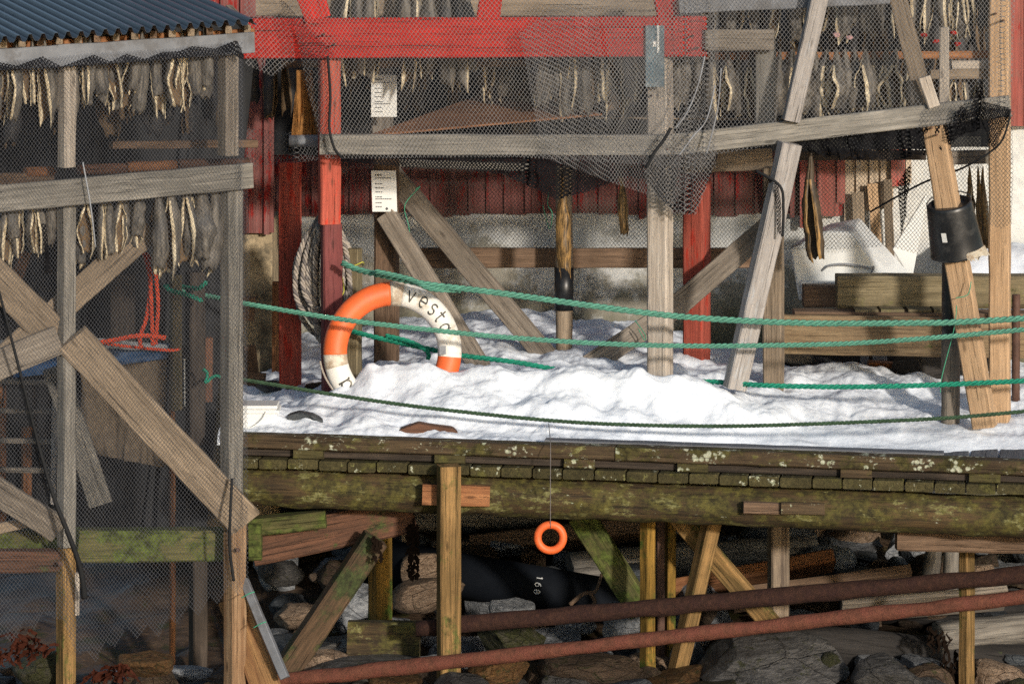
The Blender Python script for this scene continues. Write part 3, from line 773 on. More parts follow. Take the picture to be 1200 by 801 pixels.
for (a, b, c, d) in ((765, 48, 769, 55), (770, 30, 772.5, 62)): quad(a, b, c, d, YR - .096, vs, fs)
link('paint_mark', mesh('m', vs, fs), M['paper'], rk)
for (px, y0, y1, dx) in ((374, -8, 22, -8), (572, -12, 22, 4), (783, -12, 19, -6)): rb('stub', (px + dx, y0), (px, y1), YR - .02, YR - .02, 27, .08, 'red')
rb('stub', (350, -6), (362, 26), YR - .08, YR - .08, 8, .04, 'red')
for a, b in ((380, 40), (392, 52), (380, 165), (392, 175), (764, 112), (770, 165), (782, 175), (812, 42), (818, 56), (1092, 150), (1098, 158), (1163, 128), (1172, 137), (1167, 16), (1176, 24), (935, 130), (926, 186), (930, 178)):
    rod(rk, 'nail', P(a, b, YR - (.17 if a < 1000 else .40)), P(a, b, YR), .006, .006, 'steel', smooth=False) if b < 190 and a not in (926, 930) else None
# back posts and braces
post(rk, 'post', 326, 354, 190, 480, 1.95, 'redpost', -25); post(rk, 'post', 799, 834, 200, 460, 2.25, 'redpost', -25)
post(rk, 'post', 438, 468, 185, 440, 2.15, 'brown', -8)
rb('horizontal_board', (484, 302), (905, 302), 2.55, 2.55, 23, .04, 'brown')
rb('brace', (447, 190), (656, 436), 2.35, 2.2, 25, .06, 'grey', 12); rb('brace', (452, 250), (566, 436), 2.0, 1.8, 24, .06, 'grey', 12)
rb('brace', (664, 446), (800, 355), 2.05, 2.0, 25, .06, 'grey', -10); rb('brace', (796, 356), (905, 262), 2.0, 2.0, 26, .06, 'grey', -10)
rod(rk, 'round_post', P(661, 195, 2.3), P(661, 440, 2.3), .053, .050, 'tan', .006, 16)
sleeve = rod(rk, 'black_sleeve', P(661, 313, 2.3), P(661, 363, 2.3), .058, .058, 'black', 0, 24)
rb('board', (800, 190), (905, 186), 1.9, 1.9, 25, .05, 'tan'); rb('board', (440, 190), (620, 196), 2.4, 2.4, 9, .05, 'grey2')
rb('horizontal_board', (826, 47), (907, 47), 1.3, 1.3, 24, .05, 'grey'); post(rk, 'post', 884, 911, 46, 146, 1.42, 'grey2', -15)
post(rk, 'post', 893, 920, 196, 480, 1.75, 'tan', -14)
rb('lean_brace', (962, -12), (927, 142), 1.12, 1.12, 20, .06, 'white', -12); rb('lean_brace', (926, 168), (861, 455), 1.12, 1.15, 25, .09, 'white', -18)
rb('lean_brace', (1050, -12), (1087, 132), 1.3, 1.2, 20, .06, 'tan', 14); rb('lean_brace', (1094, 140), (1154, 500), 1.12, 1.12, 27, .09, 'fresh', 22)
rb('block', (1083, 90), (1094, 125), 1.05, 1.05, 14, .06, 'pale')
post(rk, 'post', 1100, 1113, 32, 125, 1.25, 'pale', -8); post(rk, 'post', 1157, 1186, -12, 505, 1.42, 'fresh', -14)
rb('pole', (826, 66), (1182, 64), 1.62, 1.55, 9, .04, 'orange'); rb('board', (1115, 76), (1157, 76), 1.5, 1.5, 10, .05, 'pale'); rb('board', (1090, 87), (1160, 87), 1.5, 1.5, 11, .05, 'tan')
rb('board', (935, 182), (1085, 182), 2.3, 2.3, 11, .05, 'dark'); rb('board', (1105, 185), (1180, 183), 1.7, 1.7, 16, .05, 'grey')
rb('pole', (300, 6), (800, 6), 1.95, 1.95, 26, .05, 'tan'); rb('pole', (830, -6), (1160, -8), 1.7, 1.7, 9, .05, 'tan')
rb('rail', (330, 75), (790, 74), 1.9, 1.9, 8, .05, 'brown')
for px in (435, 600): post(rk, 'post', px, px + 26, 66, 160, 2.3, 'grey', -10)
rb('drip_tray', (690, 138), (1000, 140), 1.9, 1.9, 2, .05, 'tan')
rod(rk, 'round_post', P(1113, 296, 1.3), P(1113, 398, 1.3), .045, .05, 'black', .003, 16); rod(rk, 'round_post', P(1114, 392, 1.3), P(1114, 505, 1.3), .054, .056, 'grey', .007, 16)
rod(None, 'iron_rod', P(1190.5, 345, 1.8), P(1190.5, 470, 1.8), .024, .024, 'steel', .002, label='rusty iron rod standing in the snow at the far right', cat='rod')

# things around it
sheetb = bevel(poly_prism([P(432, 158, 1.45), P(706, 133, 1.75), P(562, 111, 2.5)], .012, Vector((0, 0, -1))), .002, 1)
link('plywood_board', sheetb, wood('orange_plywood', (.36, .17, .08), (.19, .085, .045), stain=.6), label='loose orange-brown plywood board lying under the hanging fish behind the net', cat='board')
rod(None, 'plastic_pipe', P(339, 165, 1.6), P(373, 165, 1.6), .036, .036, 'metalgrey', label='short grey plastic pipe beside the left red post', cat='pipe')
sk = sheet('hanging_sack', 'ochre sack hanging left of the red post behind the net', 'sack', [(348, 82, 1.62), (366, 82, 1.62)], [(342, 158, 1.6), (374, 158, 1.6)], 'sack', 30, 40, wav=.03, seed=3)
def paper(px0, py0, px1, py1, Y, label, tilt=0):
    s = thing('notice', label, 'notice', P((px0 + px1) / 2, (py0 + py1) / 2, Y), 'notices on the rack')
    def q(ax, ay, bx, by, dy):
        out = []
        for (u, v) in ((ax, ay), (bx, ay), (bx, by), (ax, by)):
            out.append(P(u + tilt * (v - py0), v, Y - dy))
        return out
    link('sheet', poly_prism(q(px0, py0, px1, py1, 0), .004), M['paper'], s)
    vs, fs = [], []; rnd = random.Random(px0 + py0)
    w = px1 - px0; h = py1 - py0
    for i, fr in enumerate((.09, .17, .31, .41, .51, .63, .68, .77, .87)):
        y = py0 + h * fr; n = len(vs); L = w * (.62 if i in (1, 6) else .26) ; x = px0 + w * .14
        while x < px0 + w * .14 + L:
            l = rnd.uniform(1.2, 3); n = len(vs); vs += q(x, y, x + l, y + (1.6 if i == 0 else 1.0), .0025); fs.append((n + 3, n + 2, n + 1, n)); x += l + .6
    link('print', mesh('m', vs, fs), M['print'], s)
    return s
paper(435, 88, 465, 137, 2.0, 'white printed notice hanging behind the net under the red beam')
s2 = paper(435, 200, 464, 248, 1.96, 'white printed notice with small bird mark at the head of the crossing braces', .03)
vs, fs = [], []
mk = [(452, 244), (453.5, 242.6), (455, 244.4), (454.2, 246), (452.6, 245.8)]
link('bird_mark', mesh('m', [P(a, b, 1.956) for a, b in mk], [tuple(range(4, -1, -1))]), M['print'], s2)

# short mooring post behind the lifebuoy
mp = thing('mooring_post', 'short weathered mooring post with yellow twine behind the lifebuoy', 'post', P(413, 440, 1.52))
post(mp, 'upright', 406, 425, 291, 445, 1.6, 'stack', -24)
tube('twine', [P(404, 306, 1.49), P(414, 311, 1.49), P(425, 307, 1.5), P(424, 311, 1.66), P(404, 312, 1.5), P(399, 305, 1.5), P(397, 315, 1.5), P(401, 325, 1.5), P(403, 340, 1.5), P(401, 346, 1.5)], .0035, 'yel', mp)

# coil of pale rope hung behind the red post
cv = []
rnd = random.Random(8); pts = []
for lp in range(19):
    q = (lp * 7 % 19) / 18
    ca, cb = S(9 + 34 * q + rnd.uniform(-3, 3), 1.6), S(rnd.uniform(50, 68), 1.6); cx = P(379 + rnd.uniform(-4, 4), 318, 1.6).x; ctop = P(377, 254 + rnd.uniform(0, 12), 1.6).z
    yo = 1.53 + .012 * lp + rnd.uniform(-.01, .01)
    for k in range(12):
        a = 2 * math.pi * k / 12 + math.pi / 2; pinch = .62 + .38 * (0.5 - .5 * math.sin(a))
        pts.append(Vector((cx + ca * math.cos(a) * pinch + .006 * rnd.uniform(-1, 1), yo + .02 * math.sin(a * 2 + lp), ctop - cb + cb * math.sin(a))))
rope('rope_coil', pts, .0165, ['ropeL', 'ropeK', 'ropeL'], .08, n=5, label='hank of twisted grey and cream rope hung behind the left red post', cat='rope')

# ---- lifebuoy
BC = P(460, 412, 1.16); RM_, RT = S(81.5, 1.16) - .068, .068
lb = thing('lifebuoy', 'orange and white lifebuoy half sunk in the snow on the jetty', 'lifebuoy', BC)
lb.rotation_euler = (R(-6), 0, R(8))
def torus_arc(a0, a1, name, mat, r=RT, cap=True):
    vs, fs = [], []; n = max(4, int(abs(a1 - a0) / 3)); ns = 28
    for i in range(n + 1):
        a = R(a0 + (a1 - a0) * i / n)
        for j in range(ns):
            b = 2 * math.pi * j / ns; e = r
            rr = RM_ + e * math.cos(b) * 1.0; vs.append(Vector((rr * math.cos(a), -e * .8 * math.sin(b), rr * math.sin(a))))
    for i in range(n):
        for j in range(ns):
            p = i * ns + j; q = i * ns + (j + 1) % ns; fs.append((p, q, q + ns, p + ns))
    if cap and abs(a1 - a0) < 359: fs.append(tuple(range(ns))); fs.append(tuple(n * ns + j for j in range(ns - 1, -1, -1)))
    me = mesh('m', vs, fs); b = bmesh.new(); b.from_mesh(me); bmesh.ops.recalc_face_normals(b, faces=b.faces); b.to_mesh(me); b.free()
    o = link(name, me, M[mat], smooth=True); o.parent = lb; return o
torus_arc(92, 183, 'orange_section', 'buoyO'); torus_arc(-4, 80, 'white_section', 'buoyW'); torus_arc(192, 268, 'white_section', 'buoyW')
torus_arc(-88, -4, 'orange_section', 'buoyO')
for a in (86, 187.5, -92): torus_arc(a - 6, a + 6, 'band', 'band', RT * 1.012)
torus_arc(-6, -1.5, 'band', 'buoyW', RT * 1.012)
G.update({'v': [[(.05, 1), (.42, 0), (.85, 1)]], 'e': [[(.12, .5), (.88, .5)] + arc(.5, .5, .4, .5, 0, 305)], 's': [arc(.5, .76, .32, .24, 30, 270) + arc(.5, .26, .34, .27, 90, -150)],
          't': [[(.4, 1.25), (.4, .2), (.55, .02), (.75, .05)], [(.1, .85), (.8, .85)]], 'a': [arc(.45, .42, .36, .42, 40, 330), [(.8, .95), (.8, 0), (.95, -.02)]], '.': [[(.4, .05), (.5, .05)]]})
def tl(ch, ang, h, wd, dirn=1):     # letter centred at ring angle `ang`
    def xf(u, v):
        a = R(ang) - dirn * (u - .5) * wd; b = (v - .5) * h * dirn      # b: offset across the tube
        sb = max(-.92, min(.92, b / RT)); r = RM_ + RT * sb; 
        return Vector((r * math.cos(a), -(RT * .8 * math.sqrt(1 - sb * sb)) - .0025, r * math.sin(a)))
    o = glyph_ribbon(G[ch], xf, .15, None, 'letter', 'ink'); o.parent = lb; o.data.materials.clear(); o.data.materials.append(M['ink'])
for ch, a in (('v', 71), ('e', 58), ('s', 46), ('t', 35.5), ('a', 24)): tl(ch, a, .064, .145)
for ch, a in (('a', 213), ('.', 226)): tl(ch, a, .070, .2, 1)
pk = poly_prism([Vector((RM_ - .066, -.058, -.018)), Vector((RM_ - .03, -.066, -.018)), Vector((RM_ - .03, -.066, .03)), Vector((RM_ - .066, -.058, .03))], .003, Vector((0, -1, 0)))
o = link('patch', pk, M['metalgrey']); o.parent = lb
grab = [Vector(((RM_ + RT + .012 + .012 * math.cos(a * 4 * math.pi / 180)) * math.cos(R(a)), -.03, (RM_ + RT + .012 + .012 * math.cos(R(a * 4))) * math.sin(R(a)))) for a in range(186, 268, 6)]
o = rope('grab_line', grab, .006, ['ropeL']); o.parent = lb; o.matrix_basis = Matrix.Identity(4)

# ---- small orange ring on a string below the jetty
rc = P(645, 629.5, .02)
sr = thing('hanging_float_ring', 'small orange float ring hanging on a string below the jetty', 'ring float', rc)
vs, fs = [], []
Rr, rr = S(15, .02), S(4.6, .02)
for i in range(48):
    a = 2 * math.pi * i / 48
    for j in range(18):
        b = 2 * math.pi * j / 18; vs.append(rc + Vector(((Rr + rr * math.cos(b)) * math.cos(a), rr * math.sin(b), (Rr + rr * math.cos(b)) * math.sin(a))))
for i in range(48):
    for j in range(18): fs.append((i * 18 + j, i * 18 + (j + 1) % 18, ((i + 1) % 48) * 18 + (j + 1) % 18, ((i + 1) % 48) * 18 + j))
link('ring', mesh('m', vs, fs), M['buoyO'], sr, smooth=True)
tube('string', [P(643, 496, .55), P(645, 520, .05), P(645, 560, -.02), P(645, 618, .0)], .0022, 'ropeK', sr)

# ---- ropes strung along the jetty
gr = 'green ropes strung along the jetty'
rope('rope', [P(401, 308, 1.25), P(420, 316, 1.2), P(450, 323, 1.1), P(500, 333, .98), P(560, 340, .95), P(620, 348, .95), P(700, 359, .95), P(780, 369, .95), P(860, 375, .95), P(950, 378.5, .95), P(1050, 378.5, .92), P(1130, 377, .9), P(1260, 369, .88)], .0185, ['ropeT'], label='thickest pale teal rope, topmost of the four strung along the jetty', cat='rope', group=gr)
rope('rope', [P(190, 337, 1.3), P(250, 348, 1.1), P(290, 356, .95), P(400, 374, .85), P(520, 388, .85), P(600, 395.5, .85), P(700, 402, .85), P(800, 405, .85), P(900, 404.5, .85), P(1000, 402, .85), P(1100, 395, .82), P(1200, 386, .8), P(1260, 380, .8)], .0150, ['ropeT'], label='pale green rope, second from the top, passing in front of the lifebuoy', cat='rope', group=gr)
rope('rope', [P(408, 387, 1.5), P(440, 395, 1.42), P(480, 404, 1.4), P(540, 416, 1.38), P(610, 425, 1.3), P(680, 438, 1.3), P(760, 447, 1.3), P(830, 447, 1.25), P(900, 451.5, 1.05), P(1000, 453, .98), P(1100, 450.5, .95), P(1200, 446, .92), P(1260, 442, .9)], .0155, ['ropeG'], label='bright emerald rope running behind the lifebuoy and partly under the snow', cat='rope', group=gr)
rope('rope', [P(275, 443, .62), P(330, 452, .55), P(400, 463.5, .5), P(500, 477.5, .45), P(640, 492, .42), P(740, 497.5, .4), P(850, 499, .4), P(950, 496.5, .4), P(1050, 492.5, .4), P(1130, 488, .4), P(1260, 476, .4)], .0115, ['ropeD'], label='thin dark green rope, lowest of the four in front of the snow', cat='rope', group=gr)
rope('rope', [P(440, 318, 1.08), P(480, 327, .99), P(505, 338, .95), P(540, 340, 1.0)], .016, ['ropeT'], label='short spliced tail lying along the start of the thick teal rope', cat='rope')
rope('rope', [P(452, 393, 1.40), P(480, 400, 1.36), P(500, 411, 1.34), P(502, 420, 1.34), P(500, 422, 1.34)], .014, ['ropeG'], label='short knotted tail on the emerald rope inside the lifebuoy', cat='rope')
rope('rope', [P(1170, 541, .1), P(1200, 539, .2), P(1240, 533, .2)], .012, ['ropeG'], label='end of green rope lying on the jetty planks at the right corner', cat='rope')
# twine ends
for i, (pts, lab) in enumerate((([(487, 222), (492, 219), (478, 234), (474, 245), (479, 265), (481, 284)], 'green twine tied round the top of the long brace'), ([(643, 225), (642, 240), (647, 250), (644, 268), (636, 240)], 'green twine end hanging left of the round post'),
        ([(1121, 358), (1118, 385), (1104, 440), (1102, 460)], 'thin green twine hanging down the weathered round post'), ([(1138, 330), (1134, 345), (1120, 349)], 'green twine tied round the fresh wooden brace'),
        ([(744, 375), (756, 392), (755, 398), (748, 385)], 'green twine loop hanging from the short brace'))):
    Yt = (2.05, 2.1, 1.0, 1.0, 1.9)[i]; tube('twine', [P(a, b, Yt) for a, b in pts], .0028, 'twine', label=lab, cat='twine')

# ---- black bucket threaded on the fresh brace
bc = P(1117, 266, 1.12); bk = thing('bucket', 'black upside-down bucket threaded on the leaning brace at the right', 'bucket', bc); 
bk.rotation_euler = (R(13), R(-11), 0)
def bl(name, prof, mat, ns=48, dz=0):
    o = link(name, lathe(prof, ns), M[mat], smooth=True); o.parent = bk; return o
bl('body', [(.0, .125), (.100, .125), (.106, .128), (.112, .145), (.122, .148), (.128, .142), (.131, .125), (.138, .04), (.146, -.05), (.152, -.13), (.157, -.145), (.157, -.155), (.148, -.155), (.14, -.1)], 'black')
lab = [Vector((.146 * math.sin(a), -.146 * math.cos(a), z)) for a, z in ((-.62, .02), (-.42, .02), (-.42, -.035), (-.62, -.035))]
vs = [Vector((p.x, p.y, p.z)) for p in lab]
o = link('sticker', mesh('m', [v * 1.012 for v in vs], [(3, 2, 1, 0)]), M['paper']); o.parent = bk
o = link('rim', lathe([(.118, .126), (.118, .136), (.108, .136), (.108, .126)], 40), M['black'], smooth=True); o.parent = bk
vs, fs = [], []; tube_verts([Vector((.128 * math.cos(a), .128 * math.sin(a) * .3, .15 + .05 * math.sin(a))) for a in [i * math.pi / 14 for i in range(15)]], .004, 6, vs, fs)
o = link('handle', mesh('m', vs, fs), M['black'], smooth=True); o.parent = bk
vs, fs = [], []; rn = random.Random(3)
for k in range(9):
    a = .2 + k * .1; r0 = .156; z = -.12; c = Vector((r0 * math.sin(a), -r0 * math.cos(a), z)); n = len(vs)
    vs += [c, c + Vector((.018, -.004, .01)), c + Vector((.02 + rn.uniform(0, .03), -.01, -.03 - rn.uniform(0, .03))), c + Vector((0, 0, -.03))]; fs.append((n, n + 1, n + 2, n + 3))
o = link('torn_edge', mesh('m', vs, fs), M['band']); o.parent = bk

# ---- white tub on the jetty
tb = thing('plastic_tub', 'white plastic tub with a raised rim standing on the jetty beside the rack post', 'tub', P(300, 506, .6))
def boxm(c, w, d, h, tap=.0, bv=.008):
    b = bmesh.new(); bmesh.ops.create_cube(b, size=1)
    for v in b.verts:
        k = 1 + tap * v.co.z; v.co = Vector((v.co.x * w * k, v.co.y * d * k, v.co.z * h)) + c
    me = bpy.data.meshes.new('m'); b.to_mesh(me); b.free(); return bevel(me, bv, 3)
link('body', boxm(P(303, 493, .72), .21, .2, .16, .1, .015), M['bin'], tb, smooth=False)
link('rim', boxm(P(303, 479, .72), .24, .23, .018, 0, .006), M['bin'], tb); link('rim', boxm(P(303, 474, .72), .22, .21, .02, 0, .006), M['bin'], tb)
tube('handle', [P(312, 482, .595), P(308, 490, .59), P(298, 499, .585), P(286, 503, .59)], .004, 'bin', tb)
# stones and wood poking out of the snow
def poke(pts, Y, th, mat, name, label, cat):
    me = bevel(poly_prism([P(a, b, Y) for a, b in pts], th), .012, 2); link(name, me, M[mat] if isinstance(mat, str) else mat, label=label, cat=cat)
poke([(335, 502), (336, 487), (350, 483), (366, 486), (378, 492), (380, 504)], .66, .1, ROCKM[0], 'stone', 'grey stone edge poking out of the snow near the white tub', 'stone')
poke([(466, 504), (490, 495.5), (503, 498), (530, 501.5), (538, 508), (530, 516), (478, 514)], .50, .09, 'redbrown', 'wood_scrap', 'reddish wood scrap poking out of the snow on the jetty', 'wood scrap')
poke([(412, 501), (417, 499.5), (421, 505), (418, 507)], .62, .05, 'dark', 'wood_scrap', 'tiny dark splinter poking out of the snow', 'wood scrap')

# ================================================================== RIGHT: TIMBER STACK, UPTURNED DINGHY
def st(label, pa, pb, Y, w, t, mat='stack', roll=0): return beam(None, 'timber', P(*pa, Y), P(*pb, Y), w, t, mat, roll, .004, label=label, cat='timber', group='timbers stacked on the right')
st('squared mossy timber on top of the stack on the right', (980, 340.5), (1290, 341), 2.35, 38, .2)
st('short timber end left of the squared mossy timber', (941, 346), (979, 346), 2.6, 25, .15, 'brown')
st('long thick board at the front of the stack on the right', (912, 391), (1290, 398), 1.95, 46, .06, wood('moss_brown_board', (.30, .22, .13), (.14, .095, .055), moss=.25, stain=.3))
st('narrow board lying on the front board of the stack', (930, 369), (1290, 372), 2.15, 12, .2, 'brown')
for i, px in enumerate((1000, 1030, 1062, 1092)): st(('first', 'second', 'third', 'fourth')[i] + ' plank end from the left between the squared timber and the front board', (px, 364), (px + 27, 364), 2.2, 9, .25, 'stack')
rod(None, 'log', P(1062, 436, 2.3), P(1150, 418, 2.9), .11, .1, 'logd', .012, 18, label='round log end in the dark gap under the timber stack', cat='log')
rod(None, 'log', P(900, 408, 2.35), P(948, 422, 2.5), .05, .045, 'log', .008, 14, label='short grey log left under the timber stack', cat='log')
beam(None, 'crate_board', P(1017, 426, 2.5), P(1058, 428, 2.5), 6, .1, 'orange', label='small orange board in the gap under the timber stack', cat='board')
beam(None, 'window_frame', P(1013, 410, 2.9), P(1013, 432, 2.9), 9, .04, 'white', label='white painted frame upright in the gap under the stack', cat='frame')
beam(None, 'window_frame', P(1031, 410, 2.8), P(1031, 424, 2.8), 16, .04, 'white', label='small white panel in the gap under the timber stack', cat='frame')
st('dark baulk at the back of the gap under the stack', (905, 424), (1140, 425), 3.2, 40, .1, 'dark')
rk_t = [(1075, 425, 2.5, 40, 20, 1), (962, 428, 2.5, 34, 18, 3), (985, 430, 2.4, 24, 12, 0), (1110, 432, 2.5, 40, 22, 1)]
for i, a in enumerate(rk_t): rock(a[0], a[1], a[2], a[3], a[4], a[5], i + 1, 0, 'dark stone in the gap under the timber stack', 'stones under the timber stack')
rock(325, 452, 2.0, 50, 14, 0, 3, 0, 'dark stone beside the foot of the back red post', 'stones in the snow'); rock(370, 456, 1.9, 34, 18, 1, 2, 0, 'brown stone between the two left red posts', 'stones in the snow')

dg = thing('upturned_dinghy', 'white upturned fibreglass dinghy leaning behind the timber stack', 'boat', P(990, 345, 2.9))
def polymesh(pts, faces): return mesh('m', pts, faces)
F = [P(a, b, 2.72) for a, b in ((926, 291), (968, 270), (998, 272), (1034, 322), (1040, 352), (936, 352))]
Bk = [P(a, b, 3.25) for a, b in ((934, 283), (972, 262), (1008, 255), (1068, 322), (1072, 352), (940, 350))]
n = 6; faces = [tuple(range(n))] + [(j, j + n, (j + 1) % n + n, (j + 1) % n) for j in range(n)] + [tuple(range(2 * n - 1, n - 1, -1))]
link('hull', bevel(polymesh(F + Bk, faces), .02, 3), M['boat'], dg, smooth=False)
tube('grab_handle', [P(963, 317, 2.72), P(972, 311, 2.69), P(990, 309.5, 2.69), P(1008, 312, 2.69), P(1020, 314, 2.69), P(1024, 313, 2.69), P(1020, 322, 2.69)], .007, 'metalgrey', dg)
link('skirt', bevel(poly_prism([P(938, 330, 2.66), P(1034, 330, 2.66), P(1040, 346, 2.66), P(940, 346, 2.66)], .05), .01), M['boat'], dg)
link('transom', bevel(poly_prism([P(1046, 292, 3.3), P(1085, 228, 3.3), P(1086, 236, 3.3), P(1070, 322, 3.3), P(1064, 322, 3.3)], .03), .006), M['boat'], dg)
tube('keel_line', [P(928, 289, 2.7), P(944, 286, 2.73), P(948, 300, 2.7)], .004, 'ropeK', dg)
for i, (a, b) in enumerate((((1005, 225), (1010, 330)), ((1022, 215), (1030, 320)), ((1040, 210), (1044, 330)))): beam(bld, 'loose_board', P(*a, YW - .12), P(*b, YW - .12), (14, 12, 10)[i], .02, 'fresh' if i == 1 else 'tan')

# ================================================================== LEFT RACK
def YL(px): return -.98 + .8 * px / 293
lr = thing('drying_rack', 'grey timber fish drying rack with navy corrugated roof at the left, wrapped in net', 'rack', P(150, 801, -.6))
def lb_(name, pa, pb, w, t, mat, dq=0.0, roll=0, **k): return beam(lr, name, P(*pa, YL(pa[0]) + dq), P(*pb, YL(pb[0]) + dq), w, t, mat, roll, **k)
def lpost(px0, px1, y0, y1, mat, dq=.06):
    c = (px0 + px1) / 2; return post(lr, 'post', px0, px1, y0, y1, YL(c) + dq, mat, 40)
lpost(67, 90, 72, 196, 'pale'); lpost(66, 90, 235, 640, 'grey2'); lpost(65, 90, 641, 860, 'wharfpost')
lpost(254, 281, 60, 182, 'grey'); lpost(257, 286, 218, 600, 'grey2')
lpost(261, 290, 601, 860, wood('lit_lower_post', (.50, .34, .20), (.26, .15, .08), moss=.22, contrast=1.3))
lb_('rail', (-60, 238), (294, 205.5), 31, .05, 'grey2', -.03)
lb_('fascia', (-60, 74), (297, 50), 25, .03, 'fascia', -.02)
lb_('brace', (-30, 300), (66, 395), 40, .04, 'tan', .12); lb_('brace', (84, 396), (288, 612), 41, .04, 'tan', -.015)
lb_('brace', (-60, 478), (176, 268), 32, .04, 'tan', .16); lb_('brace', (-60, 452), (68, 398), 34, .04, 'grey', .04)
lb_('brace', (-30, 558), (68, 620), 31, .05, 'grey', .02); lb_('brace', (64, 430), (118, 590), 28, .04, 'grey2', .5)
lb_('cross_beam', (86, 638), (262, 637), 37, .12, 'mossyg', .3); lb_('cross_beam', (-60, 640), (66, 634), 32, .1, 'mossyg', .3); lb_('cross_beam', (-60, 657), (66, 656), 25, .1, 'redbrown', .1)
lb_('board', (-60, 632), (45, 608), 12, .05, 'tan', .2); lb_('cleat', (90.5, 671), (90.5, 720), 5, .03, 'pale', .02)
lb_('pole', (-60, 212), (60, 208), 14, .06, 'brown', .32)
for i, (a, b) in enumerate(((30, 62), (92, 146), (148, 205), (208, 290))): rod(lr, 'pole', P(a, 202 - i * 3, YL(a) + .3), P(b, 200 - i * 3, YL(b) + .3), .028, .03, 'redbrown' if i % 2 else 'orange', .008)
lb_('rail', (130, 170), (300, 168), 9, .05, 'brown', .55); lb_('rail', (-60, 60), (296, 40), 14, .05, 'orange', .14)
for px in range(-40, 300, 22):
    y = 52 - px * .062; beam(lr, 'rafter', P(px, y, YL(px) + .02), P(px - 22, y - 24, YL(px) + .55), 8, .04, 'tan' if px % 3 else 'brown')
# bolts
for a, b in ((71, 660), (279, 644)): rod(lr, 'bolt', P(a, b, YL(a) - .05), P(a, b, YL(a) - .02), .012, .012, 'steel')
# corrugated roof
def roof():
    e0, e1 = P(-75, 56, YL(-75) - .1), P(301, 28, YL(301) - .12); up = Vector((-1.05, 2.1, .30)); n = 26; vs, fs = [], []
    nrm = (e1 - e0).cross(up).normalized(); nrm = nrm if nrm.z > 0 else -nrm
    for k in range(2):
        for v in range(3):
            for i in range(n * 8 + 1):
                t = i / (n * 8); ph = (i % 8) / 8; h = (0, .35, 1, 1, 1, .35, 0, 0)[i % 8]
                jag = .012 * noise.noise(Vector((int(i / 8) * 1.7, 0, 0))) if v == 0 else 0
                vs.append(e0 + (e1 - e0) * t + up * (v / 2 + jag) + nrm * (h * .034 - k * .003))
    m_ = n * 8 + 1
    for k in range(2):
        for v in range(2):
            for i in range(n * 8):
                a = k * 3 * m_ + v * m_ + i; fs.append((a, a + 1, a + m_ + 1, a + m_))
    for i in range(n * 8): fs.append((i, 3 * m_ + i, 3 * m_ + i + 1, i + 1))
    link('roof_sheet', mesh('m', vs, fs), M['roof'], lr)
roof()

# things seen through the net behind the left rack
sheet('tarpaulin', 'added black backdrop sheet that darkens the void behind the left rack', 'tarpaulin', [(-70, 20, .95), (300, 20, 1.35)], [(-70, 660, 1.0), (236, 640, 1.25)], 'backdrop_cord', 160, 60, [(.2, .03, .02, .5), (.5, .04, .02, .6), (.8, .03, .02, .3)], .07, 11, 4)  # added sheet, makes the open space behind the rack read as dark
sheet('tarpaulin', 'added black backdrop sheet for the dark space behind the fish of the central rack', 'tarpaulin', [(280, -60, 3.1), (1158, -60, 3.0)], [(280, 182, 3.1), (560, 186, 3.1), (1158, 172, 3.0)], 'backdrop_cord', 220, 24, [], .09, 13, 6)  # added sheet, stands in for the dark interior behind the fish
sheet('blue_tarpaulin', 'blue tarpaulin edge seen through the net at the left', 'tarpaulin', [(15, 404, .55), (120, 400, .5), (200, 402, .6)], [(15, 442, .5), (110, 432, .45), (196, 420, .6)], 'blue', 60, 10, [], .02, 6, 2)
sheet('grey_tarpaulin', 'pale grey tarpaulin rim above the blue tarpaulin at the left', 'tarpaulin', [(-20, 398, .42), (120, 396, .4), (196, 404, .5)], [(-20, 404, .42), (120, 408, .4), (196, 411, .5)], 'metalgrey', 60, 4, [], .03, 6, 3)
sheet('canvas', 'beige canvas hanging below the blue tarpaulin at the left', 'canvas', [(92, 430, .62), (196, 421, .65)], [(100, 530, .6), (190, 548, .65)], 'beige', 50, 30, [], .04, 7, 2)
pa_ = thing('wooden_ladder', 'small slatted wooden ladder seen through the net at the far left', 'ladder', P(30, 560, .25))
for y in (446, 480, 515, 549): beam(pa_, 'rung', P(-30, y, .3), P(62, y + 2, .25), 6, .03, 'grey')
beam(pa_, 'rail', P(65, 443, .2), P(62, 590, .2), 6, .04, 'white'); beam(pa_, 'rail', P(40, 450, .32), P(42, 520, .32), 4, .03, 'dark')
for i, (a, b, c, d, m_, lab) in enumerate(((198, 214, 322, 480, 'stack', 'mossy upright stake tied with green rope behind the left rack'), (198, 206, 430, 800, 'orange', 'thin reddish stake behind the left rack'),
       (216, 242, 318, 520, 'dark', 'dark thick stake right of the mossy stake'), (220, 244, 655, 860, 'dark', 'dark wet pile standing on the rocks behind the left rack'), (120, 160, 320, 400, 'dark', 'dark wide board standing behind the orange rope'),
       (236, 250, 395, 470, 'redbrown', 'reddish stake beside the left rack post'), (24, 38, 500, 640, 'orange', 'orange-brown post behind the ladder'), (-6, 8, 430, 640, 'orange', 'reddish post at the left edge behind the ladder'))):
    post(None, 'stake', a, b, c, d, .6 + .06 * i, m_, 25, label=lab, cat='post')
post(None, 'pipe_stub', 215, 217, 420, 476, .5, 'paper', 10, label='thin white strip on the dark thick stake', cat='strip')
beam(None, 'leaning_board', P(17, 335, .3), P(30, 295, .3), 14, .03, 'orange', label='short orange board leaning behind the left rack', cat='board')
beam(None, 'corner_board', P(292, 405, 2.3), P(300, 470, 2.3), 14, .05, 'brown', -15, label='narrow board leaning against the plaster corner', cat='board')
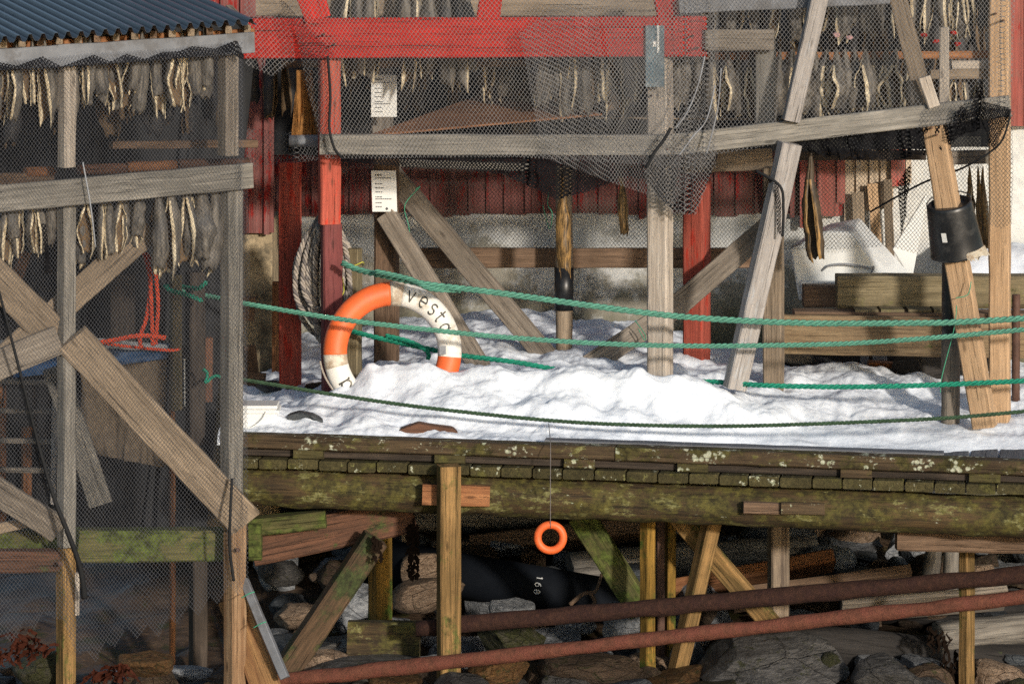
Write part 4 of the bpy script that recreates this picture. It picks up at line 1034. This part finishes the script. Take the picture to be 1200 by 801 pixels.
beam(None, 'corner_board', P(270, 443, 2.28), P(311, 447, 2.28), 20, .05, 'brown', label='short board lying against the plaster corner above the white tub', cat='board')
beam(None, 'corner_board', P(276, 360, 2.3), P(299, 362, 2.3), 28, .05, 'brown', label='dark block at the plaster corner behind the second green rope', cat='board')
beam(None, 'shadowed_board', P(326, 330, 2.6), P(326, 465, 2.6), 14, .05, 'orange', label='reddish board just left of the back red post', cat='board')
rope('orange_rope', [P(170, 298, -.1), P(176, 330, -.1), P(172, 370, -.1), P(164, 395, -.1), P(166, 408, -.1)], .012, ['ropeO'], label='leftmost strand of orange rope hanging behind the left net', cat='rope', group='orange ropes behind the left net')
rope('orange_rope', [P(168, 296, -.12), P(175, 315, -.12), P(177, 350, -.12), P(179, 405, -.12)], .012, ['ropeO'], label='middle strand of orange rope hanging behind the left net', cat='rope', group='orange ropes behind the left net')
rope('orange_rope', [P(169, 297, -.08), P(180, 308, -.08), P(185, 350, -.08), P(184, 380, -.08), P(182, 405, -.08)], .012, ['ropeO'], label='rightmost strand of orange rope hanging behind the left net', cat='rope', group='orange ropes behind the left net')
rope('orange_rope', [P(92, 405, -.1), P(130, 399, -.1), P(165, 393, -.12), P(196, 396, -.1)], .014, ['ropeO'], label='orange rope lying across above the blue tarpaulin', cat='rope')
rope('orange_rope', [P(120, 402, .0), P(160, 407, .0), P(196, 410, 0), P(210, 409, .1)], .009, ['ropeO'], label='thin orange line just under the lying orange rope', cat='rope')
rope('rope', [P(236, 352, .55), P(222, 346, .48), P(200, 340, .46), P(194, 335, .55), P(212, 336, .7), P(232, 338, .55), P(242, 330, .5)], .014, ['ropeG'], label='green rope knotted round the mossy stake', cat='rope')
tube('twine', [P(238, 432, .5), P(243, 438, .5), P(241, 448, .5), P(252, 440, .5), P(262, 444, .5)], .009, 'ropeG', label='frayed green rope end beside the left rack post', cat='rope')
# leaning plank and white conduit at the foot of the left rack
beam(None, 'leaning_plank', P(272, 700, -.05), P(318, 822, -.25), 34, .05, wood('leaning_orange_plank', (.44, .26, .11), (.22, .11, .05), moss=.25), 12, label='orange-brown plank leaning at the foot of the left rack', cat='plank')
beam(None, 'conduit', P(286, 679, -.16), P(334, 794, -.32), 10, .045, 'fascia', 8, label='white plastic trunking tied to the leaning plank with green twine', cat='trunking')
for a, b in ((292, 694), (306, 729)): tube('twine', [P(a - 9, b + 6, -.36), P(a, b + 1, -.37), P(a + 6, b - 1, -.36)], .003, 'twine', label='green twine round the white trunking, ' + ('upper' if b < 700 else 'lower') + ' tie', cat='twine')

# ================================================================== NETS
nt = 'fishing nets wrapped round the drying racks'
def ln(name, label, top, bot, *a, **k): return sheet(name, label, 'net', top, bot, *a, group=nt, **k)
def LN(px, py, dq=-.10): return (px, py, YL(px) + dq)
ln('net', 'blue-grey net covering the left rack down to its ragged hem', [LN(-70, 78), LN(0, 72), LN(50, 68), LN(110, 62), LN(190, 58), LN(284, 48)], [LN(-70, 735), LN(0, 750), LN(40, 735), LN(62, 715, -.08), LN(92, 765), LN(160, 745), LN(215, 720), LN(258, 700), LN(292, 690)], 'netl', 420, 180,
   [(.12, .010, .009, 0)], .030, 6, 1, zig=.07, zigf=15)
ln('net', 'dark inner net layer behind the posts of the left rack', [LN(-70, 74, .2), LN(284, 56, .2)], [LN(-70, 610, .25), LN(130, 640, .25), LN(270, 600, .2)], 'netb', 200, 80, [], .05, 7, 11)
ln('net', 'bunched dark hem of the net nailed along the left fascia', [LN(-70, 80), LN(0, 73), LN(20, 77), LN(50, 66), LN(72, 78), LN(110, 64), LN(130, 72), LN(148, 63), LN(170, 69), LN(190, 61), LN(210, 60), LN(225, 54), LN(252, 57), LN(277, 47), LN(286, 66)], [LN(-70, 88), LN(0, 83), LN(60, 80), LN(120, 76), LN(190, 70), LN(240, 66), LN(272, 64), LN(286, 70)], 'netk', 160, 8, [], .012, 20, 7)
ln('net', 'narrow strip of net hanging round the right corner of the left rack', [(277, 47, -.34), (286, 60, -.2)], [(284, 690, -.3), (293, 300, -.1)], 'netl', 20, 60, [], .01, 4, 13)
ln('net', 'twisted dark net bunch running down past the left post', [LN(48, 262, -.13), LN(54, 262, -.13)], [LN(54, 320, -.13), LN(60, 320, -.13)], 'netk', 8, 20, [], .01, 4, 14)
tube('cord', [P(-4, 330, YL(0) - .13), P(22, 430, YL(20) - .14), P(45, 520, YL(45) - .15), P(64, 585, YL(66) - .17), P(80, 625, YL(80) - .18), P(94, 665, YL(92) - .16), P(99, 700, YL(98) - .12)], lambda t: .006 + .010 * t, 'backdrop_cord', label='dark cord of gathered net running diagonally across the left post', cat='cord')
tube('cord', [P(97, -0 + 190, YL(97) - .13), P(106, 240, YL(106) - .14), P(112, 290, YL(112) - .12)], .004, 'metalgrey', label='pale cord crossing the left rail right of the left post', cat='cord')
tube('cord', [P(272, 560, YL(272) - .15), P(270, 600, YL(270) - .17), P(269, 640, YL(270) - .15), P(274, 680, YL(274) - .14)], .008, 'backdrop_cord', label='dark cord of gathered net crossing the end of the long brace', cat='cord')
YN = YR - .16
ln('net', 'grey diamond net stretched over the red cross beam', [(330, -30, YN - .05), (560, -30, YN - .05), (838, -30, YN - .05)], [(380, 186, YN - .03), (600, 184, YN - .04), (800, 196, YN - .03), (838, 196, YN + .05)], 'net', 300, 90, [(.93, .012, .006, 1), (.62, .004, .003, 1)], .025, 6, 21)
ln('net', 'second grey net layer over the right half of the red cross beam', [(608, 40, YN - .08), (700, -30, YN - .09), (845, -30, YN - .08)], [(636, 184, YN - .06), (790, 240, YN - .08), (838, 182, YN)], 'net', 160, 80, [(.93, .02, .008, .9)], .03, 6, 22)
ln('net', 'scrap of net with a zigzag edge hanging between left roof and red post', [(286, -10, YN), (340, 4, YN)], [(288, 76, YN), (320, 90, YN), (346, 70, YN)], 'net', 50, 40, [], .01, 5, 24)
ln('net', 'dark gathered net edge falling from the red beam to the left red post', [(322, -10, YN - .07), (336, 6, YN - .07)], [(352, 66, YN - .08), (394, 66, YN - .08)], 'netb', 30, 30, [], .02, 6, 25)
ln('net', 'dark gathered net hanging down along the left red post', [(345, 60, YN - .04), (384, 66, YN - .085)], [(372, 158, YN), (386, 180, YN - .07)], 'netb', 30, 30, [], .015, 6, 26)
tube('cord', [P(384, 66, YN - .08), P(387, 110, YN - .06), P(386, 150, YN - .07), P(392, 174, YN - .1), P(400, 184, YN - .06)], .008, 'backdrop_cord', label='dark gathered cord of net on the left red post', cat='cord')
ln('net', 'sagging bunch of black net below the central grey rail', [(396, 178, YN + .02), (600, 181, YN), (790, 181, YN), (842, 176, YN + .03)], [(400, 190, YN + .05), (440, 192, YN + .05), (480, 196, YN + .05), (540, 198, YN + .04), (590, 204, YN + .04), (630, 222, YN + .05), (655, 234, YN + .05), (690, 224, YN + .05), (735, 206, YN + .05), (755, 210, YN), (786, 246, YN - .02), (812, 252, YN - .02), (828, 220, YN), (840, 186, YN)], 'netk', 260, 24, [(.5, .02, .008, 1), (.6, .02, .006, 1), (.88, .02, .01, 1)], .03, 12, 27)
ln('net', 'net hanging loosely over the pale post below the rail', [(752, 176, YN - .09), (800, 176, YN - .1), (842, 170, YN - .05)], [(756, 214, YN - .09), (790, 250, YN - .1), (815, 252, YN - .05), (838, 190, YN - .02)], 'net', 60, 40, [(.6, .08, .05, .5)], .02, 6, 28)
tube('cord', [P(866 - 80, 150, YN - .11), P(778, 164, YN - .12), P(766, 180, YN - .12), P(758, 196, YN - .11)], .010, 'backdrop_cord', label='dark net cord knotted across the end of the central grey rail', cat='cord')
for k, pts in enumerate(([(826, 66), (818, 100), (806, 130), (792, 150)], [(845, 80), (842, 120), (836, 150), (828, 180)], [(838, 100), (828, 140), (812, 160), (796, 182)])):
    tube('cord', [P(a, b, YN - .13) for a, b in pts], .0045, 'metalgrey', label=('left', 'right', 'middle')[k] + ' cord of the gathered net falling beside the pale post', cat='cord')
ln('net', 'fine grey net over the right wing of the rack', [(830, -30, YN), (1190, -30, YN - .22)], [(834, 182, YN), (930, 166, YN - .05), (1060, 152, YN - .13), (1110, 146, YN - .2), (1186, 128, YN - .25)], 'net', 260, 90, [(.96, .015, .01, .8)], .02, 6, 31)
ln('net', 'torn black net sagging under the right rail', [(928, 161, YN - .03), (960, 156, YN - .05), (1000, 150, YN - .06), (1050, 146, YN - .1), (1085, 142, YN - .14), (1120, 138, YN - .2), (1150, 134, YN - .22)], [(932, 176, YN), (960, 182, YN), (1000, 186, YN), (1050, 187, YN - .05), (1090, 180, YN - .1), (1120, 165, YN - .15), (1148, 140, YN - .2)], 'netk', 160, 20, [(.3, .02, .01, 1), (.6, .03, .015, 1), (.85, .02, .01, 1)], .04, 14, 32, topzig=.05, edge=.03)
ln('net', 'ragged black net peak draped over the right end of the rail', [(1116, 150, YN - .26), (1126, 122, YN - .28), (1136, 132, YN - .28), (1150, 92, YN - .28), (1156, 120, YN - .28), (1182, 126, YN - .26), (1184, 136, YN - .22)], [(1110, 168, YN - .2), (1130, 158, YN - .2), (1150, 150, YN - .2), (1165, 176, YN - .2), (1178, 150, YN - .2), (1184, 140, YN - .22)], 'netk', 90, 24, [(.5, .05, .03, .5)], .03, 10, 33)
ln('net', 'dark net corner hanging between the right posts', [(1110, 158, YN - .18), (1184, 132, YN - .24)], [(1118, 192, YN - .15), (1150, 200, YN - .15), (1176, 150, YN - .2)], 'netb', 50, 30, [], .03, 6, 34)
ln('net', 'grey net hanging over the fresh right post', [(1154, 132, YN - .2), (1188, 130, YN - .22)], [(1156, 262, YN - .14), (1172, 268, YN - .16), (1186, 262, YN - .2)], 'netw', 24, 50, [], .01, 6, 35)
tube('cord', [P(1184, 128, YN - .24), P(1180, 150, YN - .24), P(1168, 172, YN - .2), P(1130, 196, YN - .1), P(1080, 215, 1.5), P(1020, 248, 2.2)], .006, 'backdrop_cord', label='black head-rope of the torn net sweeping down from the right rail', cat='cord')
ln('net', 'wide net stretched in front of the whitewashed wall', [(400, 160, 2.75), (960, 160, 2.75)], [(400, 296, 2.7), (960, 292, 2.7)], 'netw', 140, 30, [], .02, 4, 41)
ln('net', 'net sagging in front of the pale boards on the right', [(950, 160, 2.62), (1150, 160, 2.6)], [(944, 292, 2.6), (985, 292, 2.6), (1040, 288, 2.55), (1085, 300, 2.5), (1120, 290, 2.5), (1150, 240, 2.5)], 'netw', 90, 40, [], .02, 5, 42)
ln('net', 'net hanging in front of the dark red boards at the left', [(286, 150, 2.1), (400, 160, 2.1)], [(290, 196, 2.05), (330, 192, 2.05), (400, 186, 2.05)], 'net', 50, 30, [(.5, .05, .04, .5)], .04, 5, 43)
ln('net', 'black net scrap hanging beside the white leaning brace', [(884, 198, 1.3), (914, 218, 1.0)], [(890, 250, 1.35), (916, 276, 1.05)], 'netk', 20, 20, [], .02, 5, 44)
ln('net', 'black rag of net hanging in front of the pale boards', [(1052, 214, 2.3), (1068, 190, 2.3)], [(1056, 278, 2.3), (1062, 252, 2.3)], 'netk', 20, 20, [(.5, .2, .1, .6)], .02, 5, 45)
tube('cord', [P(886, 200, 1.05), P(914, 218, 1.0), P(918, 245, 1.0), P(917, 277, 1.02)], .008, 'backdrop_cord', label='black net edge wrapped round the white leaning brace', cat='cord')

# ================================================================== DRIED FISH
def fish_mesh(seed, L=.5, W=.085, op=1.0, cut=0.0):
    rnd = random.Random(seed); nv, nu = 26, 14; vs, fs, mi = [], [], []
    bend = rnd.uniform(-.03, .03); side = rnd.uniform(-.3, .3)
    flap = [rnd.uniform(.0, .07), rnd.uniform(.0, .07)]
    def prof(v): return W * (.10 + .55 * min(1, v / .45) ** .8 + .42 * math.sin(min(1, max(0, (v - .3) / .62)) * 2.2) * .8) * (1 - .25 * max(0, (v - .86) / .14))
    for lay in (0, 1):
        for i in range(nv + 1):
            v = i / nv; w = prof(v) * (1 - .14 * lay); o_ = min(1, max(0, (v - .28) / .35)) * op
            pm = math.pi * (.97 - .42 * o_)
            for j in range(nu + 1):
                u = j / nu * 2 - 1; a = u * pm
                e = abs(u) ** 2.5; fl = flap[0] if u < 0 else flap[1]
                rr = (1 + .30 * noise.noise(Vector((u * 2, v * 7, seed))) + .06 * noise.noise(Vector((u * 6, v * 20, seed)))) 
                x = math.sin(a) * w * .5 * rr; y = math.cos(a) * w * .42 * rr
                if e > .5: x += math.copysign(1, u) * (e - .5) * .03 * o_ * math.sin(v * 9 + seed)
                z = -v * (L + fl * e * v + .03 * noise.noise(Vector((u * 3, 9, seed))) * v)
                x += bend * math.sin(v * 3.1) + .006 * noise.noise(Vector((v * 5, seed, 0)))
                vs.append((x, y, z))
    m_ = nu + 1; K = (nv + 1) * m_
    for lay in (0, 1):
        for i in range(nv):
            for j in range(nu):
                a = lay * K + i * m_ + j; q = (a, a + 1, a + m_ + 1, a + m_); fs.append(q if lay == 0 else q[::-1])
                rim = (j in (0, nu - 1)) and i > nv * .25; mi.append((1 if j in (0, 1, nu - 2, nu - 1) else 2) if lay else (1 if rim else 0))
    for i in range(nv):
        for j in (0, nu):
            a = i * m_ + j; q = (a, a + m_, a + m_ + K, a + K); fs.append(q); mi.append(1)
    for j in range(nu): a = nv * m_ + j; fs.append((a, a + 1, a + 1 + K, a + K)); mi.append(1)
    me = mesh('dried_fish', vs, fs, mi=mi); me.materials.append(FSK); me.materials.append(FFL); me.materials.append(FIN); me.shade_smooth(); return me
FM = [fish_mesh(s, .5, .092 + .012 * (s % 3), (.5, .25, .7)[s % 3]) for s in range(9)]
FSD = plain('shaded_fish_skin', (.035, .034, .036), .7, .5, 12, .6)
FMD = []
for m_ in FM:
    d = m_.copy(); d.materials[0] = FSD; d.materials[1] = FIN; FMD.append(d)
def fish(px, py_top, py_bot, Y, i, label, group, wide=1.0, flip=None, rnd=random.Random(77)):
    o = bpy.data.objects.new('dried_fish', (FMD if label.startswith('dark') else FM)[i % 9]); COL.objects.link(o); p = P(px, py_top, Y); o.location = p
    h = p.z - P(px, py_bot, Y).z; k = h / .52
    o.scale = (wide * rnd.uniform(.85, 1.15) * min(1.25, max(.75, k)), wide * min(1.2, max(.75, k)), k)
    o.rotation_euler = (rnd.uniform(-.08, .08), rnd.uniform(-.10, .10), (rnd.uniform(-1.3, 1.3) + (math.pi if rnd.random() < .4 else 0)) if flip is None else flip)
    return setp(o, label, 'dried fish', group)
rf = random.Random(5)
def row(px0, px1, step, top, bot, Y, label, group, jig=8, wide=1.0, avoid=()):
    px = px0; i = rf.randint(0, 8)
    while px < px1:
        t = (px - px0) / (px1 - px0)
        if not any(a < px < b for a, b in avoid):
            yt = top[0] + (top[1] - top[0]) * t; yb = bot[0] + (bot[1] - bot[0]) * t + rf.uniform(-jig, jig)
            fish(px, yt, yb, (Y(px) if callable(Y) else Y) + rf.uniform(-.05, .05), i, label, group, wide)
        px += step * rf.uniform(.75, 1.3); i += 1
g1 = 'dried fish hanging in the left rack'
row(-40, 64, 8.5, (40, 36), (138, 130), lambda p: YL(p) + .12, 'dried fish hanging under the left fascia, left of the left post', g1, 16)
row(92, 246, 8, (36, 26), (130, 112), lambda p: YL(p) + .12, 'dried fish hanging under the left fascia between the two posts', g1, 14)
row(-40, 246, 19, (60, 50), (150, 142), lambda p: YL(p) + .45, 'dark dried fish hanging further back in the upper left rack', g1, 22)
row(-30, 62, 9, (224, 218), (298, 292), lambda p: YL(p) + .10, 'dried fish hanging below the left rail, left of the left post', g1, 14)
row(94, 168, 10, (216, 208), (300, 286), lambda p: YL(p) + .10, 'dried fish hanging below the left rail just right of the left post', g1, 12)
row(182, 254, 9.5, (206, 200), (312, 312), lambda p: YL(p) + .06, 'large dried fish hanging below the left rail beside the right post', g1, 10, 1.1)
row(-30, 250, 20, (222, 200), (280, 275), lambda p: YL(p) + .40, 'dark dried fish hanging further back below the left rail', g1, 16)
g2 = 'dried fish hanging in the central rack'
for c in (412, 420, 430, 439, 474, 482, 491, 499, 520, 528, 536, 544): fish(c, -40, 96 + rf.uniform(-12, 6), 1.72 + rf.uniform(-.04, .04), c, 'dried fish hanging above and behind the red beam, left of the sheet board', g2, .9)
row(560, 640, 10, (10, 10), (112, 112), 2.1, 'dried fish hanging below the middle of the red beam', g2, 12, .95)
row(628, 752, 9, (20, 20), (124, 128), 1.75, 'dried fish hanging below the right half of the red beam', g2, 12, 1.0)
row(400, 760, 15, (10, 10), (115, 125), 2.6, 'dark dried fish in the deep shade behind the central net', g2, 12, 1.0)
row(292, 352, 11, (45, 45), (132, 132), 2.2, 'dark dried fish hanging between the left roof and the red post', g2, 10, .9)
row(794, 830, 12, (15, 15), (130, 132), 1.7, 'dried fish hanging just right of the pale central post', g2, 6, 1.0)
g3 = 'dried fish hanging in the right wing of the rack'
row(836, 882, 13, (-50, -50), (36, 36), 1.6, 'dried fish in the upper row left of the short grey post', g3, 6)
row(914, 1050, 9, (-60, -60), (42, 38), 1.6, 'dried fish in the upper row of the right wing', g3, 10)
row(1062, 1152, 10, (-60, -70), (44, 46), 1.55, 'pale-edged dried fish in the upper row beside the fresh right post', g3, 10, .9)
row(836, 884, 14, (58, 58), (134, 134), 1.55, 'dried fish in the lower row behind the short grey post', g3, 5, 1.4)
row(914, 1080, 12, (58, 57), (136, 130), 1.52, 'dried fish hanging tail up over the orange pole of the right wing', g3, 5, 1.7)
row(1110, 1156, 9, (84, 82), (128, 122), 1.6, 'short dried fish hanging behind the small pale post', g3, 4, .8)
row(830, 1156, 13, (-20, -20), (70, 70), 2.2, 'dark dried fish at the back of the upper row in the right wing', g3, 8, 1.1)
row(830, 1150, 14, (40, 40), (132, 128), 2.2, 'dark dried fish at the back of the lower row in the right wing', g3, 6, 1.1)
o = fish(726, 196, 276, 1.7, 4, 'single golden-brown dried fish hanging in front of the red cladding', None, .85, 2.6)
me = o.data.copy(); me.materials[0] = FBR; me.materials[1] = FBR; o.data = me
o = fish(950, 176, 306, 1.3, 4, 'long dark brown dried fish hanging alone right of the white leaning brace', None, .9, -.25)
me = o.data.copy(); me.materials[0] = FBD; me.materials[1] = FBR; me.materials[2] = FBD; o.data = me
o = fish(661, 198, 318, 1.9, 5, 'long golden-brown dried fish hanging in front of the round post', None, .75, 2.5)
me = o.data.copy(); me.materials[0] = FBR; me.materials[1] = FBR; o.data = me
for px, b in ((1136, 286), (1146, 300), (1152, 296)):
    o = fish(px, 195, b, 1.65, px, 'brown dried fish hanging behind the black bucket', 'dried fish behind the bucket', .75); me = o.data.copy(); me.materials[0] = FBR; o.data = me
# faded pink and red plastic scraps among the fish
for i, (a, b, c) in enumerate(((980, 41, 'pinkd'), (996, 44, 'pinkd'), (1083, 41, 'red'), (1118, 38, 'red'), (1096, 48, 'red'), (1122, 52, 'red'))):
    me = rock_mesh(50 + i, 7, .7); o = link('plastic_scrap', me, M[c]); o.location = P(a, b, 1.5); o.scale = (.024, .02, .022)
    setp(o, ('pink plastic scrap caught among the fish, ' + ('left' if i == 0 else 'right') + ' one') if i < 2 else ('red plastic scrap among the fish near the small pale post, ' + ('', '', 'upper left', 'upper right', 'lower left', 'lower right')[i]), 'scrap')

# ================================================================== CAMERA, SUN, SKY
cam = bpy.data.cameras.new('camera'); co = bpy.data.objects.new('camera', cam); COL.objects.link(co)
co.location = (0, -CAMD, CAMZ); co.rotation_euler = (R(90), 0, 0); cam.sensor_width = 36; cam.lens = 36 * FPX / 1200; cam.clip_end = 2000; cam.clip_start = .5
cam.shift_y = -(HOR + 400.5) / 1200
scene.camera = co
EL, AZ = 14, 27                     # sun height; degrees to the right of straight behind the camera
sd = Vector((math.sin(R(AZ)) * math.cos(R(EL)), -math.cos(R(AZ)) * math.cos(R(EL)), math.sin(R(EL))))
sun = bpy.data.lights.new('sun', 'SUN'); so = bpy.data.objects.new('sun', sun); COL.objects.link(so)
sun.energy = 3.8; sun.angle = R(3); sun.color = (1.0, .91, .80); so.rotation_euler = sd.to_track_quat('Z', 'Y').to_euler()
w = bpy.data.worlds.new('World'); scene.world = w; w.use_nodes = True; nt_ = w.node_tree; nt_.nodes.clear()
sk_ = nt_.nodes.new('ShaderNodeTexSky'); sk_.sky_type = 'NISHITA'; sk_.sun_disc = False; sk_.sun_elevation = R(EL); sk_.sun_rotation = math.atan2(sd.x, sd.y)
bg = nt_.nodes.new('ShaderNodeBackground'); bg.inputs[1].default_value = .15; wo = nt_.nodes.new('ShaderNodeOutputWorld')
nt_.links.new(sk_.outputs[0], bg.inputs[0]); nt_.links.new(bg.outputs[0], wo.inputs[0])
scene.view_settings.view_transform = 'Standard'; scene.view_settings.look = 'None'; scene.view_settings.exposure = 0
scene.cycles.transparent_max_bounces = 24; scene.cycles.max_bounces = 5; scene.cycles.sample_clamp_indirect = 3; scene.cycles.use_denoising = False
